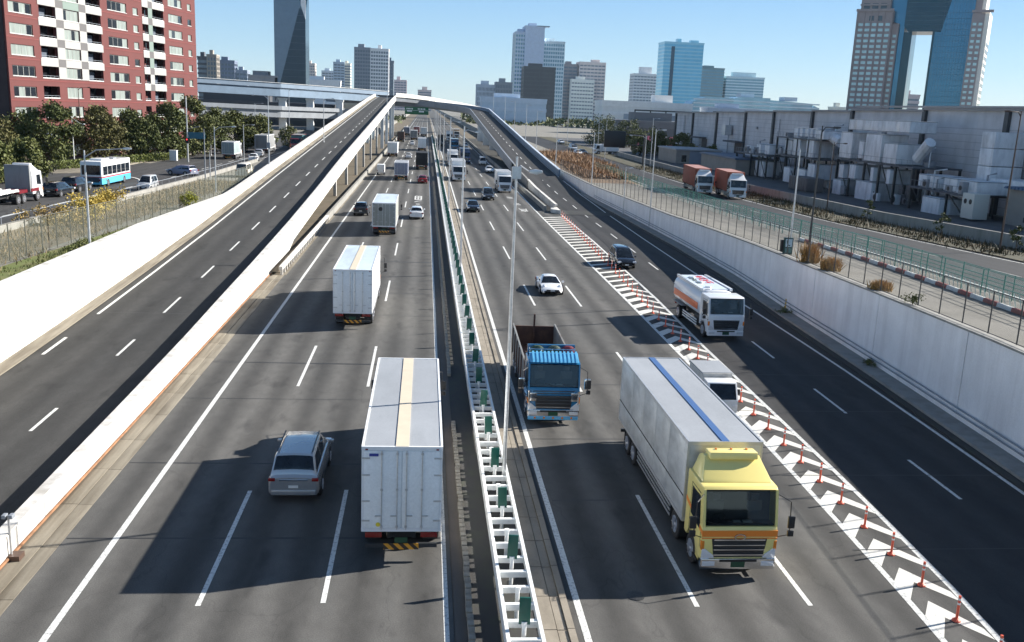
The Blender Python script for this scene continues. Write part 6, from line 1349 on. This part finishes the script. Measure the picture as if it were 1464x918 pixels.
rack('left ventilation rack with two big pale boxes on top', 163, 184, 70, 76, (5.2,8.6), [(166,169.3,70,74,5.4,8.9),(172.3,175.6,70,74,5.4,8.9),(162,165.5,70,74,8.8,10.4),(177.5,181,70.5,74,5.4,8.2),(166,167.2,70.5,73,9.0,10.6),(168.2,169.4,70.5,73,9.0,10.6),(170.4,171.8,70.5,73,9.0,10.6),(173,174.2,70.5,73,9,10.6),(175.2,177,70.5,73,9,10.6),(167.5,171,69.6,74,.2,3.2),(175,178,69.6,74,.2,3.1),(163.5,166.5,69.6,74,1.6,4.4)], [((72,164,9.5),(72,159,8.5),.9)])
rack('low dark ventilation rack at the far left of the plant', 186, 205, 69, 75, (4.6,), [(188,190.5,70,74,4.8,6.8),(193,195.5,70,74,4.8,6.8),(189,194,69.5,74,.2,3.4),(197,203,69.5,74,.2,3.2)])
rack('middle ventilation rack with the largest pale boxes', 128, 153, 69, 76, (5.8,), [(148,152.4,68.8,73,6.0,10.2),(138,143.2,68.8,73,6.0,10.2),(144.6,146.2,69.2,73,6.2,9.0),(133,137,68.8,73,6.0,9.0),(148.5,150.3,69,73,10.6,12.3),(144.5,147.6,69,73,10.6,12.3),(140.2,142.6,69,73,10.6,12.3),(134.6,138.4,69,73,10.6,12.3),(130.5,133.6,69,73,10.6,12.3),(149.5,151.2,68.6,72,2.7,5.0),(145.2,147.4,68.6,72,2.9,5.2),(139,140,68.6,72,3,5.2),(150,153,68.6,73,-.1,2.4),(139,144.5,68.6,73,-.1,2.9),(133.8,134.8,68.6,72,3,5.2)], [((71,140.6,4.2),(71,137,4.2),1.0),((71,131,7),(71,128,9.5),.8)])
t = rack('low ventilation rack on slim legs right of the largest boxes', 113, 127, 68.5, 75, (3.0,), [(124,126.2,69,73,3.2,4.9),(121,123.2,69,73,3.2,4.9),(116.5,119.6,69,73,3.2,4.9),(112,115.8,69,73,3.2,4.9),(117.6,122,67.6,71,-.1,2.2)], [((70,119,3.6),(70,115,3.2),1.0)])
t = thing('duct_stack', 'tall stacked square duct standing against the factory wall', 'ventilation duct', (0,0,zr(118)))
for k, (za, zb_) in enumerate(((4.4,6.6),(6.7,8.9),(9.0,11.0))): MB().box(73,77.3,116,119,za,zb_).build('duct_section', DUC, t, bevel=.04)
MB().box(73,77,107,115.8,3.2,5.2).build('duct_section', DUC, t, bevel=.04)
t = thing('switch_cabinet', 'pale cabinet with two round openings on the low rack', 'cabinet', (68.2,110.5,zr(110))); MB().box(-1,1,-1.3,1.3,.3,3.4).build('cabinet', mat('cream_cabinet', (.6,.58,.52), .5), t, bevel=.05)
for y in (-.55,.55): MB().tube([(-1.03,y,2.4),(-.98,y,2.4)], .32, 12).build('opening', TRIM, t)
# sheds
t = thing('blue_roof_shed', 'low beige shed with blue corrugated roof at the right edge', 'shed', (0,0,0)); SHB = stained('beige_shed_wall', (.42,.39,.35), (.3,.28,.26), (1,1,1), .5, .4)
MB().box(70.5,77,84,107.5,zr(95)-.4,zr(95)+4.0).build('wall', SHB, t); m = MB()
for k in range(34): m.box(69.9,77.6,83.5+k*.72,83.5+k*.72+.4,zr(95)+4.0,zr(95)+4.28)
m.box(70,77.5,83.4,108,zr(95)+4.0,zr(95)+4.16); m.build('roof', mat('blue_sheet_roof', (.10,.20,.34), .5, 0, .15, .6), t); MB().box(70.42,70.5,92,104,zr(95)+.3,zr(95)+.9).build('vent_strip', TRIM, t)
t = thing('white_gatehouse', 'small pale gatehouse left of the orange lorries', 'shed', (0,0,0)); MB().box(62.5,66,232,250,1.6,5.4).build('wall', SHB, t); MB().box(66,74,232,250,1.6,5.3).build('annex', g('slate_annex',(.2,.24,.3)), t); MB().box(62.2,74.3,231.7,250.3,5.4,5.75).build('roof', g('gate_roof',(.33,.34,.36)), t)
MB().box(64,65.2,231.95,232.02,2.6,4.2).build('window', DKW, t); MB().box(70,71.5,231.95,232.02,2.4,4.8).build('door', DKW, t)
t = thing('low_grey_shed', 'low shed with slate blue roof in front of the loading doors', 'shed', (0,0,0)); MB().box(66,74,196,222,1.7,5.2).build('wall', SHB, t); MB().box(65.6,74.4,195.6,222.4,5.2,5.6).build('roof', mat('slate_blue_roof', (.12,.17,.26), .5), t)
t = thing('brown_skip', 'grey brown open container below the ventilation plant', 'container', (66,158,zr(158))); MB().box(-1.5,1.5,-4,4,.2,2.4).build('body', g('grey_brown_steel',(.2,.18,.17)), t, bevel=.05); m = MB()
for k in range(8): m.box(-1.56,-1.5,-3.8+k,-3.7+k,.2,2.4)
m.build('rib', g('grey_brown_steel',(.2,.18,.17)), t)
# substation and mid-ground right
t = thing('substation_hall', 'blue grey panelled hall with steel gantries behind the trees', 'building', (0,0,0)); SBH = g('blue_grey_cladding',(.24,.30,.37))
for (xa, xb, y, zz, mm) in ((92,122,420,13.5,SBH),(124,140,422,11,g('mid_grey_cladding',(.2,.24,.28))),(141,160,418,12.5,mat('steel_blue_cladding',(.16,.28,.40),.5,0,.1,.2)),(161,190,425,11,g('dark_hall',(.14,.16,.18)))): MB().box(xa,xb,y,y+20,2,zz).build('wall', mm, t)
m = MB()
for k in range(14): m.box(92+k*7,92.5+k*7,417,417.5,2,15.5)
m.box(92,187,417,417.4,15,15.6); m.build('gantry', DSTEEL, t)
block('pale long building under the beige tower', 150, 640, 62, 30, 2, 20.5, g('off_white_wall',(.52,.52,.5)), g('off_white_band',(.56,.56,.54)), 6, .4, top=[(.1,.3,.4,5)])
block('grey low block in the distance right of the pale long building', 205, 620, 36, 20, 2, 18.5, gl2, g('mid_blue_grey',(.3,.35,.42)), 4, .5)
block('pale teal low block under the white grey stepped tower', 190, 560, 50, 20, 2, 13, g('dk_slab',(.16,.17,.19)), g('dk_slab2',(.2,.21,.23)), 6, .5)
block('low pale building behind the lamp posts at the crest of the right ramp', 64, 700, 48, 20, 2, 20, g('pale_blue_wall',(.38,.45,.52)), g('pale_blue_band',(.42,.48,.55)), 6, .4)
# far-right low blocks behind the yard seen left of the hall
t = thing('pink_flag_fence', 'row of pink and white banners before the grey hall', 'banner row', (0,0,0)); PK = g('pink_banner',(.6,.14,.2)); 
for k in range(12): MB().box(67+k*2.0,68.3+k*2.0,326,326.15,3.2,6.4).build('banner', PK if k % 2 else g('pale_banner',(.62,.45,.46)), t)
block('long grey storage hall above the pink banners', 88, 345, 36, 25, 2, 10.2, g('storage_grey',(.17,.18,.2)), g('storage_band',(.21,.22,.24)), 4, .35)
# ---- blue viaduct crossing from the left
vd = thing('blue_viaduct', 'double-deck blue grey steel viaduct crossing behind the left ramp', 'viaduct', (0,0,0))
P0 = Vector((-180,262,0)); P1 = Vector((-77,330,0)); P2 = Vector((-52,350,0)); P3 = Vector((-30,385,0)); P4 = Vector((-16,408,0))
vp = [P0,P1,P2,P3,P4]; vz = [20.2,19.6,19.2,18.9,18.5]
def vsec(o0, o1, h0, h1):
    secs = []
    for i, p in enumerate(vp):
        d = (vp[min(i+1,4)]-vp[max(i-1,0)]).normalized(); n_ = Vector((d.y,-d.x,0)); z = vz[i]
        secs.append([tuple(p+n_*o0)[:2]+(z+h0,), tuple(p+n_*o1)[:2]+(z+h0,), tuple(p+n_*o1)[:2]+(z+h1,), tuple(p+n_*o0)[:2]+(z+h1,)])
    return secs
PBL = mat('viaduct_parapet_shaded_blue', (.24,.33,.44), .6, 0, .12, .3)  # blue parapet, colour lowered so its sun-facing side looks shaded
MB().loft(vsec(-14,0,-1.2,-1.0)).build('upper_deck', GREYP, vd); MB().loft(vsec(-.3,0.02,-1.6,0)).build('upper_parapet', PBL, vd); MB().loft(vsec(-.2,.3,0,.12)).build('parapet_cap', WSTEEL, vd)
MB().loft(vsec(-1.6,-.4,-4.6,-1.7)).build('upper_girder', BLUEP, vd); MB().loft(vsec(-13.6,-12.4,-4.6,-1.7)).build('upper_girder', BLUEP, vd); MB().loft(vsec(-13.6,-.4,-2.2,-1.75)).build('soffit', BLUEP, vd)
MB().loft(vsec(-14,.3,-9.2,-9.0)).build('lower_deck', GREYP, vd); MB().loft(vsec(-.1,.35,-9.4,-8.0)).build('lower_parapet', GREYP, vd); MB().loft(vsec(-1.8,-.4,-12.0,-9.3)).build('lower_girder', GREYP, vd); MB().loft(vsec(-13.2,-12,-12.0,-9.3)).build('lower_girder', GREYP, vd)
for i, (x, y) in enumerate(((-122,303),(-86,330),(-52.5,357),(-44,369),(-34,380))): pier('tall white pier of the blue viaduct, %s from the left' % ('first','second','third','fourth','fifth')[i], x, y, 2.6, 3.0, 14.2 if i != 1 else 13.8, 1.0, WSTEEL, 3.2, 'piers of the blue viaduct', 'viaduct_pier')
# dark low buildings and yard under the viaduct
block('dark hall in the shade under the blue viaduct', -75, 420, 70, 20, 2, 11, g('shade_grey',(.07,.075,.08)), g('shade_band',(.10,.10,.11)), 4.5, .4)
block('low brown building seen below the viaduct right end', -31, 440, 14, 12, 2, 12, g('warm_wall',(.42,.33,.2)), g('warm_band',(.45,.38,.28)), 4.5, .5)
# distant ground cover: a low wooded belt to close the horizon behind the roads
wb = MB(); R = random.Random(5)
for _ in range(9000):
    y = R.uniform(640,760); x = R.uniform(-420,620); z = 2.4+R.uniform(0,5.5)*(.6+.4*math.sin(x*.07)); p = Vector((x,y,z)); a = Vector((R.gauss(0,1),R.gauss(0,1),R.gauss(0,1))).normalized()*2.2; b2 = Vector((R.gauss(0,1),R.gauss(0,1),R.gauss(0,1))).normalized()*2.2
    if abs(x-5) < 22: continue
    wb.add([p-a,p+b2,p+a], [(0,1,2)])
wb.keep = 1; tag(wb.build('distant_tree_belt', LG), kind='stuff')

hz = MB().box(-700,900,-60,1900,-2,112).build('haze', newmat('thin_air_haze')[0]); hz['kind'] = 'stuff'
hn = hz.data.materials[0].node_tree; 
for n_ in list(hn.nodes):
    if n_.type != 'OUTPUT_MATERIAL': hn.nodes.remove(n_)
pv = hn.nodes.new('ShaderNodeVolumePrincipled'); pv.inputs['Color'].default_value = (.62,.82,1,1); pv.inputs['Density'].default_value = .000035; pv.inputs['Anisotropy'].default_value = .2
hn.links.new(pv.outputs[0], [n_ for n_ in hn.nodes if n_.type == 'OUTPUT_MATERIAL'][0].inputs['Volume'])
